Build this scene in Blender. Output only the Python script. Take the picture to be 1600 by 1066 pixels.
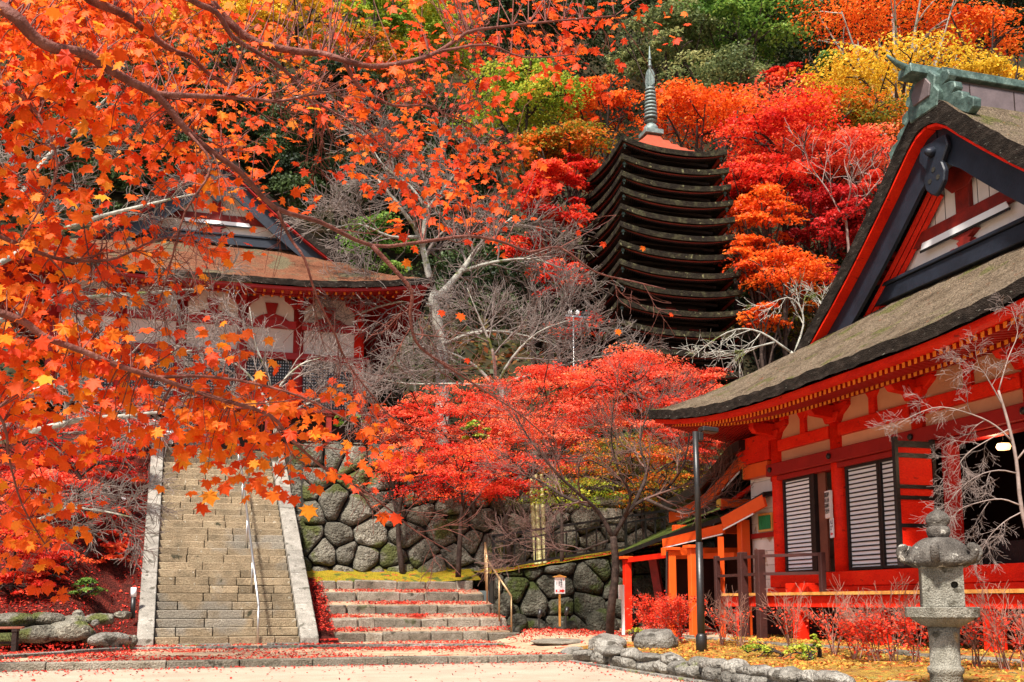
import bpy, bmesh, math, random
import numpy as np
from mathutils import Vector, Matrix

SC = bpy.context.scene
COL = SC.collection
for o in list(bpy.data.objects):
    bpy.data.objects.remove(o)
pi = math.pi
R = math.radians

# ------------------------------------------------------------------ camera
EYE = (0.0, 0.0, 1.0)
YAW, PITCH, FOC = R(16.37), R(7.58), 1600.0       # focal length in pixels of the 1600 px wide photograph
PRY = 727.0
cam_data = bpy.data.cameras.new('camera')
cam = bpy.data.objects.new('camera', cam_data)
COL.objects.link(cam)
cam.location = EYE
cam.rotation_euler = (pi / 2 + PITCH, 0, -YAW)
cam_data.sensor_width = 36
cam_data.lens = 36 * FOC / 1600
cam_data.shift_y = (PRY - 533) / 1600
cam_data.clip_start = 0.05
cam_data.clip_end = 600
SC.camera = cam
SC.render.resolution_x, SC.render.resolution_y = 1024, 682

# ------------------------------------------------------------------ sky, sun, exposure
SUN_EL, SUN_AZ = R(54), R(220)     # azimuth clockwise from +Y: the sun stands behind the camera, to the left
w = bpy.data.worlds.new('World')
SC.world = w
w.use_nodes = True
nt = w.node_tree
bg = nt.nodes['Background']
sky = nt.nodes.new('ShaderNodeTexSky')
sky.sky_type = 'NISHITA'
sky.sun_disc = False
sky.sun_elevation = SUN_EL
sky.sun_rotation = SUN_AZ
sky.air_density = 1.0
sky.dust_density = 2.5
sky.ozone_density = 1.0
nt.links.new(sky.outputs[0], bg.inputs[0])
bg.inputs[1].default_value = 0.085
sun_data = bpy.data.lights.new('sun', 'SUN')
sun_data.energy = 4.8
sun_data.angle = R(6)
sun_data.color = (1.0, 0.95, 0.86)
sun = bpy.data.objects.new('sun', sun_data)
COL.objects.link(sun)
sd = Vector((math.sin(SUN_AZ) * math.cos(SUN_EL), math.cos(SUN_AZ) * math.cos(SUN_EL), math.sin(SUN_EL)))
sun.rotation_euler = sd.to_track_quat('Z', 'Y').to_euler()
sun.location = sd * 40
vs = SC.view_settings
vs.view_transform = 'Standard'
vs.look = 'None'
vs.exposure = 1.0
vs.gamma = 1
SC.cycles.use_denoising = True
SC.cycles.max_bounces = 6
SC.cycles.diffuse_bounces = 3
SC.cycles.transmission_bounces = 4
SC.cycles.glossy_bounces = 2

# ------------------------------------------------------------------ helpers: photo pixel to place
_r = Vector((math.cos(YAW), -math.sin(YAW), 0))
_h = Vector((math.sin(YAW), math.cos(YAW), 0))
_f = _h * math.cos(PITCH) + Vector((0, 0, math.sin(PITCH)))
_u = -_h * math.sin(PITCH) + Vector((0, 0, math.cos(PITCH)))
E0 = Vector(EYE)


def at(px, py, d):
    return E0 + (_f + _r * ((px - 800) / FOC) + _u * ((PRY - py) / FOC)) * d


def at_y(px, py, y):
    v = _f + _r * ((px - 800) / FOC) + _u * ((PRY - py) / FOC)
    return E0 + v * (y / v.y)


def hill(x, y):
    t = max(0.0, y - 32.0)
    return 5.2 + 0.5 * t + 0.012 * t * t


# ------------------------------------------------------------------ helpers: materials
MATS = {}


def srgb(*c):
    return tuple((v / 255 / 12.92) if v / 255 <= 0.04045 else ((v / 255 + 0.055) / 1.055) ** 2.4 for v in c)


def mat(name, stops, rough=0.7, scale=6.0, detail=6.0, bump=0.3, bscale=None, spec=0.3, stretch=None, metal=0.0,
        spots=None, distort=0.0, speck=None, vary=0.14, bdist=0.05):
    """procedural surface: noise through a colour ramp, finer noise as relief; spots = (colour, scale, threshold)"""
    m = bpy.data.materials.new(name)
    m.use_nodes = True
    t = m.node_tree
    N = t.nodes
    b = N['Principled BSDF']
    b.inputs['Roughness'].default_value = rough
    b.inputs['Metallic'].default_value = metal
    b.inputs['Specular IOR Level'].default_value = spec
    g = N.new('ShaderNodeNewGeometry')
    src = g.outputs['Position']
    if stretch:
        mp = N.new('ShaderNodeMapping')
        mp.inputs['Scale'].default_value = stretch
        t.links.new(src, mp.inputs['Vector'])
        src = mp.outputs['Vector']
    n = N.new('ShaderNodeTexNoise')
    n.inputs['Scale'].default_value = scale
    n.inputs['Detail'].default_value = detail
    n.inputs['Roughness'].default_value = 0.65
    n.inputs['Distortion'].default_value = distort
    t.links.new(src, n.inputs['Vector'])
    cr = N.new('ShaderNodeValToRGB')
    el = cr.color_ramp.elements
    k = len(stops)
    for i, c in enumerate(stops):
        pos = 0.3 + 0.4 * i / max(1, k - 1)
        if i < 2:
            el[i].position = pos
            el[i].color = (*c, 1)
        else:
            e = el.new(pos)
            e.color = (*c, 1)
    t.links.new(n.outputs['Fac'], cr.inputs['Fac'])
    colr = cr.outputs['Color']
    for sp in (spots or []):
        n2 = N.new('ShaderNodeTexNoise')
        n2.inputs['Scale'].default_value = sp[1]
        n2.inputs['Detail'].default_value = 5
        t.links.new(src, n2.inputs['Vector'])
        r2 = N.new('ShaderNodeValToRGB')
        r2.color_ramp.elements[0].position = sp[2]
        r2.color_ramp.elements[1].position = sp[2] + 0.06
        t.links.new(n2.outputs['Fac'], r2.inputs['Fac'])
        mx = N.new('ShaderNodeMix')
        mx.data_type = 'RGBA'
        t.links.new(r2.outputs['Color'], mx.inputs[0])
        t.links.new(colr, mx.inputs[6])
        mx.inputs[7].default_value = (*sp[0], 1)
        colr = mx.outputs[2]
    if speck:
        ns = N.new('ShaderNodeTexNoise')
        ns.inputs['Scale'].default_value = speck[0]
        ns.inputs['Detail'].default_value = 3
        ns.inputs['Roughness'].default_value = 0.7
        t.links.new(src, ns.inputs['Vector'])
        ms_ = N.new('ShaderNodeMapRange')
        ms_.inputs['From Min'].default_value = 0.3
        ms_.inputs['From Max'].default_value = 0.7
        ms_.inputs['To Min'].default_value = 1 - speck[1]
        ms_.inputs['To Max'].default_value = 1 + speck[1]
        t.links.new(ns.outputs['Fac'], ms_.inputs['Value'])
        mm = N.new('ShaderNodeMix')
        mm.data_type = 'RGBA'
        mm.blend_type = 'MULTIPLY'
        mm.inputs[0].default_value = 1
        t.links.new(colr, mm.inputs[6])
        t.links.new(ms_.outputs['Result'], mm.inputs[7])
        colr = mm.outputs[2]
    # every single piece a little different
    oi = N.new('ShaderNodeObjectInfo')
    hv = N.new('ShaderNodeHueSaturation')
    mr = N.new('ShaderNodeMapRange')
    mr.inputs['To Min'].default_value = 1 - vary
    mr.inputs['To Max'].default_value = 1 + vary
    t.links.new(oi.outputs['Random'], mr.inputs['Value'])
    t.links.new(mr.outputs['Result'], hv.inputs['Value'])
    t.links.new(colr, hv.inputs['Color'])
    t.links.new(hv.outputs['Color'], b.inputs['Base Color'])
    if bump:
        n3 = N.new('ShaderNodeTexNoise')
        n3.inputs['Scale'].default_value = bscale or scale * 5
        n3.inputs['Detail'].default_value = 6
        t.links.new(src, n3.inputs['Vector'])
        bp = N.new('ShaderNodeBump')
        bp.inputs['Strength'].default_value = bump
        bp.inputs['Distance'].default_value = bdist
        t.links.new(n3.outputs['Fac'], bp.inputs['Height'])
        t.links.new(bp.outputs['Normal'], b.inputs['Normal'])
    MATS[name] = m
    return m


def leafmat(name, stops, trans=0.42, rough=0.55, spec=0.25):
    m = bpy.data.materials.new(name)
    m.use_nodes = True
    t = m.node_tree
    N = t.nodes
    b = N['Principled BSDF']
    b.inputs['Roughness'].default_value = rough
    b.inputs['Specular IOR Level'].default_value = spec
    a = N.new('ShaderNodeAttribute')
    a.attribute_name = 'rnd'
    oi = N.new('ShaderNodeObjectInfo')
    cr = N.new('ShaderNodeValToRGB')
    el = cr.color_ramp.elements
    k = len(stops)
    for i, c in enumerate(stops):
        pos = i / max(1, k - 1)
        if i < 2:
            el[i].position = pos
            el[i].color = (*c, 1)
        else:
            e = el.new(pos)
            e.color = (*c, 1)
    # single leaf objects carry no attribute (0): they use their own random number
    ad = N.new('ShaderNodeMath')
    ad.operation = 'LESS_THAN'
    t.links.new(a.outputs['Fac'], ad.inputs[0])
    ad.inputs[1].default_value = 0.00001
    mx = N.new('ShaderNodeMix')
    t.links.new(ad.outputs[0], mx.inputs[0])
    t.links.new(a.outputs['Fac'], mx.inputs[2])
    t.links.new(oi.outputs['Random'], mx.inputs[3])
    t.links.new(mx.outputs[0], cr.inputs['Fac'])
    t.links.new(cr.outputs['Color'], b.inputs['Base Color'])
    tr = N.new('ShaderNodeBsdfTranslucent')
    t.links.new(cr.outputs['Color'], tr.inputs['Color'])
    ms = N.new('ShaderNodeMixShader')
    ms.inputs[0].default_value = trans
    t.links.new(b.outputs[0], ms.inputs[1])
    t.links.new(tr.outputs[0], ms.inputs[2])
    t.links.new(ms.outputs[0], N['Material Output'].inputs['Surface'])
    MATS[name] = m
    return m


def emit(name, colr, s):
    m = bpy.data.materials.new(name)
    m.use_nodes = True
    b = m.node_tree.nodes['Principled BSDF']
    b.inputs['Emission Color'].default_value = (*colr, 1)
    b.inputs['Emission Strength'].default_value = s
    MATS[name] = m
    return m


# paints and woods
mat('vermilion', [(0.56, 0.010, 0.003), (0.74, 0.018, 0.004), (0.80, 0.030, 0.006)], 0.55, 1.6, 8, 0.2, 30, 0.16,
    spots=[((0.33, 0.012, 0.006), 5.0, 0.64), ((0.22, 0.05, 0.03), 14.0, 0.72)], stretch=(1, 1, 2.2), speck=(26, 0.14))
mat('orange_paint', [(0.72, 0.075, 0.008), (0.86, 0.11, 0.012)], 0.45, 2.0, 6, 0.06, 30, 0.35)
mat('old_red_wood', [(0.10, 0.010, 0.006), (0.20, 0.014, 0.008), (0.30, 0.018, 0.009)], 0.6, 3, 6, 0.2, 30)
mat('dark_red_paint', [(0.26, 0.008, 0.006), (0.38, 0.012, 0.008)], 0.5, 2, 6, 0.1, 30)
mat('brown_rail', [(0.035, 0.012, 0.010), (0.060, 0.018, 0.014)], 0.55, 4, 5, 0.15, 30)
mat('yellow_tip', [(0.80, 0.22, 0.02), (0.86, 0.29, 0.03)], 0.6, 8, 3, 0.05)
mat('navy_lacquer', [(0.008, 0.010, 0.016), (0.018, 0.023, 0.036)], 0.5, 3, 6, 0.12, 20, 0.4)
mat('black_lacquer', [(0.006, 0.006, 0.007), (0.018, 0.015, 0.013)], 0.4, 6, 5, 0.15, 30, 0.4)
mat('black_metal', [(0.010, 0.009, 0.009), (0.020, 0.017, 0.015)], 0.4, 5, 4, 0.05, 30, 0.5)
mat('steel', [(0.42, 0.40, 0.37), (0.60, 0.57, 0.53)], 0.32, 4, 4, 0.03, 40, 0.5, metal=0.85)
mat('bronze_rail', [(0.28, 0.17, 0.08), (0.40, 0.26, 0.13)], 0.4, 4, 4, 0.05, 30, 0.5, metal=0.5)
mat('white_board', [(0.66, 0.58, 0.53), (0.78, 0.72, 0.67)], 0.7, 1.5, 7, 0.12, 18, stretch=(1, 1, 0.4))
mat('stained_board', [(0.62, 0.52, 0.45), (0.74, 0.66, 0.60)], 0.7, 2.5, 8, 0.15, 18,
    spots=[((0.36, 0.20, 0.11), 4.0, 0.56)])
mat('plaster', [(0.60, 0.26, 0.13), (0.70, 0.33, 0.18)], 0.8, 1.2, 6, 0.05, 20)
mat('cream_plaster', [(0.58, 0.47, 0.41), (0.68, 0.57, 0.50)], 0.8, 1.2, 6, 0.05, 20)
mat('paper_white', [(0.80, 0.78, 0.78), (0.86, 0.84, 0.83)], 0.7, 3, 3, 0.0)
mat('ink', [(0.02, 0.02, 0.025), (0.03, 0.03, 0.03)], 0.7, 3, 3, 0)
mat('red_ink', [(0.70, 0.02, 0.015), (0.78, 0.03, 0.02)], 0.6, 3, 3, 0)
mat('plank_edge', [(0.42, 0.15, 0.03), (0.62, 0.27, 0.06), (0.70, 0.35, 0.10)], 0.6, 5, 6, 0.2, 30)
mat('floor_wood', [(0.16, 0.05, 0.03), (0.28, 0.09, 0.05)], 0.6, 3, 5, 0.1)
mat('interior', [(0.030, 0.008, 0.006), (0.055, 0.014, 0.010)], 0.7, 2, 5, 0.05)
mat('green_curtain', [(0.008, 0.10, 0.03), (0.03, 0.30, 0.10)], 0.7, 9, 3, 0.1, stretch=(1, 6, 0.5))
mat('bright_tip', [(0.72, 0.45, 0.06), (0.80, 0.55, 0.10)], 0.5, 5, 3, 0)
mat('verdigris', [(0.025, 0.040, 0.034), (0.065, 0.105, 0.088), (0.15, 0.21, 0.18)], 0.55, 7, 7, 0.25, 30, 0.4, metal=0.2)
mat('copper_sheet', [(0.10, 0.075, 0.075), (0.16, 0.12, 0.12)], 0.5, 3, 6, 0.1, 20, 0.4, metal=0.2)
mat('dark_timber', [(0.010, 0.006, 0.005), (0.030, 0.013, 0.009)], 0.7, 4, 6, 0.2, 30)
mat('spire_bronze', [(0.07, 0.09, 0.085), (0.18, 0.22, 0.205), (0.30, 0.34, 0.32)], 0.55, 7, 7, 0.25, 30, 0.4, metal=0.2)
mat('pagoda_red', [(0.15, 0.018, 0.010), (0.24, 0.028, 0.013)], 0.6, 3, 5, 0.1)
# thatch
mat('thatch', [(0.085, 0.060, 0.038), (0.15, 0.108, 0.07), (0.21, 0.155, 0.105), (0.13, 0.105, 0.05)], 0.95, 1.6, 10, 1.0, 30, 0.1,
    spots=[((0.125, 0.115, 0.04), 1.3, 0.56), ((0.24, 0.085, 0.04), 8.0, 0.66)], distort=0.3, speck=(24, 0.75), bdist=0.12)
mat('thatch_edge', [(0.008, 0.006, 0.005), (0.022, 0.016, 0.012), (0.055, 0.042, 0.034)], 0.95, 4, 10, 1.0, 26, 0.1, stretch=(1, 1, 3),
    spots=[((0.16, 0.15, 0.12), 9.0, 0.66)])
mat('thatch_red', [(0.12, 0.050, 0.028), (0.18, 0.068, 0.036), (0.13, 0.085, 0.05)], 0.95, 2.4, 10, 0.8, 30, 0.1,
    spots=[((0.12, 0.095, 0.055), 0.9, 0.55)], speck=(22, 0.6), bdist=0.1)
mat('bark_red', [(0.24, 0.048, 0.026), (0.33, 0.07, 0.038)], 0.95, 5, 9, 0.5, 30, 0.1)
mat('bark_edge', [(0.008, 0.006, 0.005), (0.020, 0.015, 0.010), (0.060, 0.055, 0.028)], 0.95, 3.2, 10, 0.8, 20, 0.1,
    spots=[((0.15, 0.14, 0.07), 5.0, 0.64)], speck=(14, 0.5))
mat('moss_roof', [(0.012, 0.014, 0.006), (0.045, 0.060, 0.012), (0.10, 0.12, 0.02)], 0.95, 5, 10, 0.9, 26, 0.1)
# stone and ground
mat('stair_stone', [(0.15, 0.115, 0.072), (0.255, 0.19, 0.118), (0.32, 0.25, 0.16)], 0.85, 2.2, 12, 0.6, 34, 0.2,
    spots=[((0.215, 0.185, 0.145), 0.55, 0.54), ((0.42, 0.38, 0.30), 11, 0.66), ((0.055, 0.05, 0.03), 3.2, 0.66)], speck=(45, 0.45), vary=0.22)
mat('granite', [(0.16, 0.145, 0.12), (0.25, 0.225, 0.19), (0.33, 0.30, 0.26)], 0.85, 4, 14, 0.5, 50, 0.2,
    spots=[((0.10, 0.09, 0.07), 5, 0.60), ((0.45, 0.43, 0.38), 17, 0.68)], speck=(60, 0.5), vary=0.2)
mat('ashlar', [(0.10, 0.085, 0.06), (0.20, 0.17, 0.13), (0.27, 0.24, 0.195)], 0.85, 3, 12, 0.6, 40, 0.2,
    spots=[((0.09, 0.09, 0.045), 2.5, 0.66), ((0.06, 0.05, 0.035), 5, 0.62)], speck=(45, 0.5), vary=0.3, bdist=0.08)
mat('wall_stone', [(0.070, 0.060, 0.044), (0.155, 0.138, 0.105), (0.235, 0.215, 0.175)], 0.9, 3.0, 14, 1.0, 16, 0.2,
    spots=[((0.075, 0.064, 0.048), 6, 0.57), ((0.36, 0.34, 0.30), 15, 0.66), ((0.080, 0.085, 0.025), 1.1, 0.57)], speck=(38, 0.6), vary=0.34, bdist=0.12)
mat('mossy_stone', [(0.020, 0.019, 0.013), (0.060, 0.056, 0.040), (0.12, 0.11, 0.085)], 0.95, 3.0, 14, 1.0, 16, 0.2,
    spots=[((0.038, 0.046, 0.012), 1.6, 0.54), ((0.24, 0.23, 0.20), 12, 0.69)], speck=(38, 0.6), vary=0.3, bdist=0.12)
mat('pale_stone', [(0.12, 0.105, 0.085), (0.22, 0.20, 0.17), (0.34, 0.315, 0.275)], 0.9, 4, 12, 1.0, 18, 0.2,
    spots=[((0.085, 0.075, 0.06), 5.5, 0.57), ((0.17, 0.18, 0.06), 2.0, 0.62)], speck=(50, 0.5), vary=0.25, bdist=0.1)
mat('lantern_stone', [(0.12, 0.11, 0.085), (0.20, 0.185, 0.15), (0.29, 0.27, 0.225)], 0.9, 6, 14, 0.8, 60, 0.2,
    spots=[((0.09, 0.08, 0.06), 9, 0.60), ((0.30, 0.21, 0.10), 4, 0.66)], speck=(95, 0.6), vary=0.08, bdist=0.03)
mat('lantern_cap_stone', [(0.035, 0.030, 0.025), (0.085, 0.073, 0.062), (0.16, 0.145, 0.125)], 0.9, 7, 14, 0.8, 45, 0.2,
    spots=[((0.40, 0.37, 0.32), 12, 0.62)], speck=(90, 0.6), vary=0.08, bdist=0.03)
mat('joint_dark', [(0.014, 0.012, 0.009), (0.035, 0.030, 0.022)], 0.95, 4, 5, 0.3)
mat('gravel', [(0.36, 0.285, 0.21), (0.42, 0.34, 0.255), (0.48, 0.395, 0.30)], 0.95, 1.3, 12, 0.6, 90, 0.1,
    spots=[((0.30, 0.20, 0.11), 38, 0.69)], speck=(60, 0.3))
mat('packed_earth', [(0.30, 0.19, 0.115), (0.42, 0.29, 0.185), (0.50, 0.37, 0.25)], 0.95, 2.0, 12, 0.6, 60, 0.1,
    spots=[((0.38, 0.06, 0.03), 1.6, 0.60)], speck=(50, 0.4))
mat('bank_soil', [(0.035, 0.012, 0.009), (0.085, 0.017, 0.012), (0.17, 0.022, 0.014)], 0.95, 5, 12, 0.9, 30, 0.1, speck=(26, 0.7), bdist=0.1)
mat('garden_soil', [(0.12, 0.070, 0.025), (0.28, 0.14, 0.035), (0.38, 0.24, 0.045), (0.20, 0.19, 0.05)], 0.95, 4.0, 12, 0.8, 40, 0.1,
    spots=[((0.48, 0.10, 0.03), 5, 0.57), ((0.20, 0.17, 0.13), 9, 0.64)], speck=(40, 0.6), bdist=0.1)
mat('moss_ground', [(0.15, 0.14, 0.015), (0.38, 0.29, 0.02), (0.46, 0.27, 0.03)], 0.95, 5, 12, 0.8, 60, 0.1,
    spots=[((0.12, 0.15, 0.03), 3, 0.56), ((0.52, 0.13, 0.035), 7, 0.60)], speck=(40, 0.6), bdist=0.1)
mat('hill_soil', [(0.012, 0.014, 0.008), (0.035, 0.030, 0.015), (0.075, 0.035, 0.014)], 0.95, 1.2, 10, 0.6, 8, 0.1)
# bark
mat('maple_bark', [(0.075, 0.022, 0.015), (0.16, 0.048, 0.032), (0.26, 0.10, 0.075)], 0.7, 14, 8, 0.4, 60, 0.3,
    spots=[((0.50, 0.36, 0.31), 20, 0.70)])
mat('lichen_bark', [(0.20, 0.18, 0.15), (0.36, 0.34, 0.29), (0.50, 0.48, 0.41)], 0.9, 6, 8, 0.5, 30, 0.1,
    spots=[((0.13, 0.15, 0.04), 2.2, 0.57)])
mat('grey_twig', [(0.15, 0.115, 0.10), (0.27, 0.215, 0.19)], 0.9, 6, 6, 0.2, 30, 0.1)
mat('dark_bark', [(0.016, 0.010, 0.008), (0.045, 0.028, 0.022), (0.085, 0.056, 0.043)], 0.85, 9, 8, 0.5, 40, 0.2)
mat('weeping_bark', [(0.20, 0.145, 0.125), (0.36, 0.28, 0.25)], 0.9, 10, 5, 0.1, 30, 0.1)
mat('azalea_twig', [(0.22, 0.11, 0.08), (0.36, 0.20, 0.15)], 0.9, 8, 5, 0.1, 30, 0.1)
mat('brown_twig', [(0.10, 0.055, 0.045), (0.20, 0.115, 0.095)], 0.9, 8, 5, 0.1, 30, 0.1)
mat('pink_twig', [(0.38, 0.22, 0.18), (0.52, 0.34, 0.29)], 0.9, 8, 5, 0.1, 30, 0.1)
mat('bamboo', [(0.34, 0.30, 0.11), (0.52, 0.46, 0.22), (0.40, 0.38, 0.13)], 0.55, 4, 6, 0.1, 30, 0.3)
# foliage
leafmat('leaf_maple_near', [(0.72, 0.055, 0.010), (0.84, 0.085, 0.010), (0.90, 0.13, 0.010), (0.92, 0.20, 0.012), (0.94, 0.36, 0.02)], 0.52)
leafmat('leaf_maple_red', [(0.62, 0.020, 0.010), (0.78, 0.040, 0.012), (0.86, 0.07, 0.014), (0.90, 0.12, 0.02)], 0.42)
leafmat('leaf_red', [(0.42, 0.008, 0.006), (0.66, 0.020, 0.012), (0.80, 0.050, 0.020), (0.86, 0.11, 0.05), (0.88, 0.16, 0.03)])
leafmat('leaf_coral', [(0.60, 0.030, 0.014), (0.80, 0.075, 0.032), (0.86, 0.13, 0.065), (0.88, 0.20, 0.11), (0.88, 0.22, 0.05)])
leafmat('leaf_crimson', [(0.20, 0.006, 0.008), (0.40, 0.010, 0.012), (0.60, 0.022, 0.020), (0.70, 0.05, 0.04)])
leafmat('leaf_orange', [(0.62, 0.055, 0.008), (0.80, 0.11, 0.012), (0.88, 0.18, 0.018), (0.90, 0.26, 0.03)])
leafmat('leaf_yellow', [(0.50, 0.30, 0.020), (0.72, 0.46, 0.03), (0.84, 0.55, 0.05), (0.88, 0.40, 0.03)])
leafmat('leaf_lime', [(0.13, 0.20, 0.018), (0.28, 0.38, 0.03), (0.48, 0.50, 0.05), (0.62, 0.45, 0.05)])
leafmat('leaf_mixed', [(0.10, 0.13, 0.015), (0.26, 0.24, 0.02), (0.40, 0.16, 0.015), (0.72, 0.13, 0.012), (0.84, 0.20, 0.02)])
leafmat('leaf_green', [(0.045, 0.10, 0.018), (0.10, 0.20, 0.03), (0.17, 0.30, 0.045), (0.28, 0.38, 0.07)])
leafmat('leaf_olive', [(0.07, 0.095, 0.035), (0.15, 0.18, 0.065), (0.24, 0.27, 0.10), (0.38, 0.35, 0.13)])
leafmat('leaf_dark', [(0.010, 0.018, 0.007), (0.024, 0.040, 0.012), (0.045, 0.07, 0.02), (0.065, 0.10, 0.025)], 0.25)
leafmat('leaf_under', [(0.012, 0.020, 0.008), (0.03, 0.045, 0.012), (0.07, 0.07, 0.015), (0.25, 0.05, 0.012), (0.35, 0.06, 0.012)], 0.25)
leafmat('leaf_bush', [(0.10, 0.20, 0.02), (0.25, 0.36, 0.03), (0.42, 0.50, 0.05), (0.55, 0.50, 0.06)])
leafmat('leaf_fallen', [(0.13, 0.010, 0.008), (0.30, 0.012, 0.010), (0.55, 0.024, 0.014), (0.70, 0.045, 0.022), (0.75, 0.12, 0.05)], 0.1, 0.7)
leafmat('leaf_fallen_warm', [(0.40, 0.05, 0.02), (0.55, 0.13, 0.03), (0.58, 0.24, 0.035), (0.52, 0.33, 0.05), (0.22, 0.25, 0.05)], 0.1, 0.7)


# ------------------------------------------------------------------ helpers: meshes and objects
def new_mesh(name, verts, faces, mats, smooth=False, midx=None, rnd=None):
    me = bpy.data.meshes.new(name)
    me.from_pydata([tuple(v) for v in verts], [], faces)
    for m in mats:
        me.materials.append(MATS[m])
    if midx is not None:
        me.polygons.foreach_set('material_index', midx)
    if smooth:
        me.polygons.foreach_set('use_smooth', [True] * len(me.polygons))
    me.update()
    return me


def fast_mesh(name, V, F, mats, rnd=None, smooth=False):
    """V (n,3) and F (m,k) numpy arrays"""
    me = bpy.data.meshes.new(name)
    n, (m, k) = len(V), F.shape
    me.vertices.add(n)
    me.vertices.foreach_set('co', np.ascontiguousarray(V, dtype=np.float32).ravel())
    me.loops.add(m * k)
    me.loops.foreach_set('vertex_index', np.ascontiguousarray(F, dtype=np.int32).ravel())
    me.polygons.add(m)
    me.polygons.foreach_set('loop_start', np.arange(0, m * k, k, dtype=np.int32))
    me.update(calc_edges=True)
    for q in mats:
        me.materials.append(MATS[q])
    if smooth:
        me.polygons.foreach_set('use_smooth', np.ones(m, dtype=bool))
    if rnd is not None:
        a = me.attributes.new('rnd', 'FLOAT', 'FACE')
        a.data.foreach_set('value', np.clip(np.asarray(rnd, dtype=np.float32), 0.001, 1))
    return me


def ob(name, me, parent=None, loc=(0, 0, 0), rot=(0, 0, 0), scale=(1, 1, 1), kind=None, label=None):
    o = bpy.data.objects.new(name, me)
    COL.objects.link(o)
    o.parent = parent
    o.location, o.rotation_euler, o.scale = loc, rot, scale
    if kind:
        o['kind'] = kind
    if label:
        o['label'] = label
    return o


def thing(name, label, cat, loc=(0, 0, 0), rz=0.0, group=None):
    o = bpy.data.objects.new(name, None)
    COL.objects.link(o)
    o.empty_display_size = 0.2
    o.location, o.rotation_euler = loc, (0, 0, rz)
    o['label'], o['category'] = label, cat
    if group:
        o['group'] = group
    return o


def tag(o, label, cat, group=None):
    o['label'], o['category'] = label, cat
    if group:
        o['group'] = group
    return o


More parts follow.
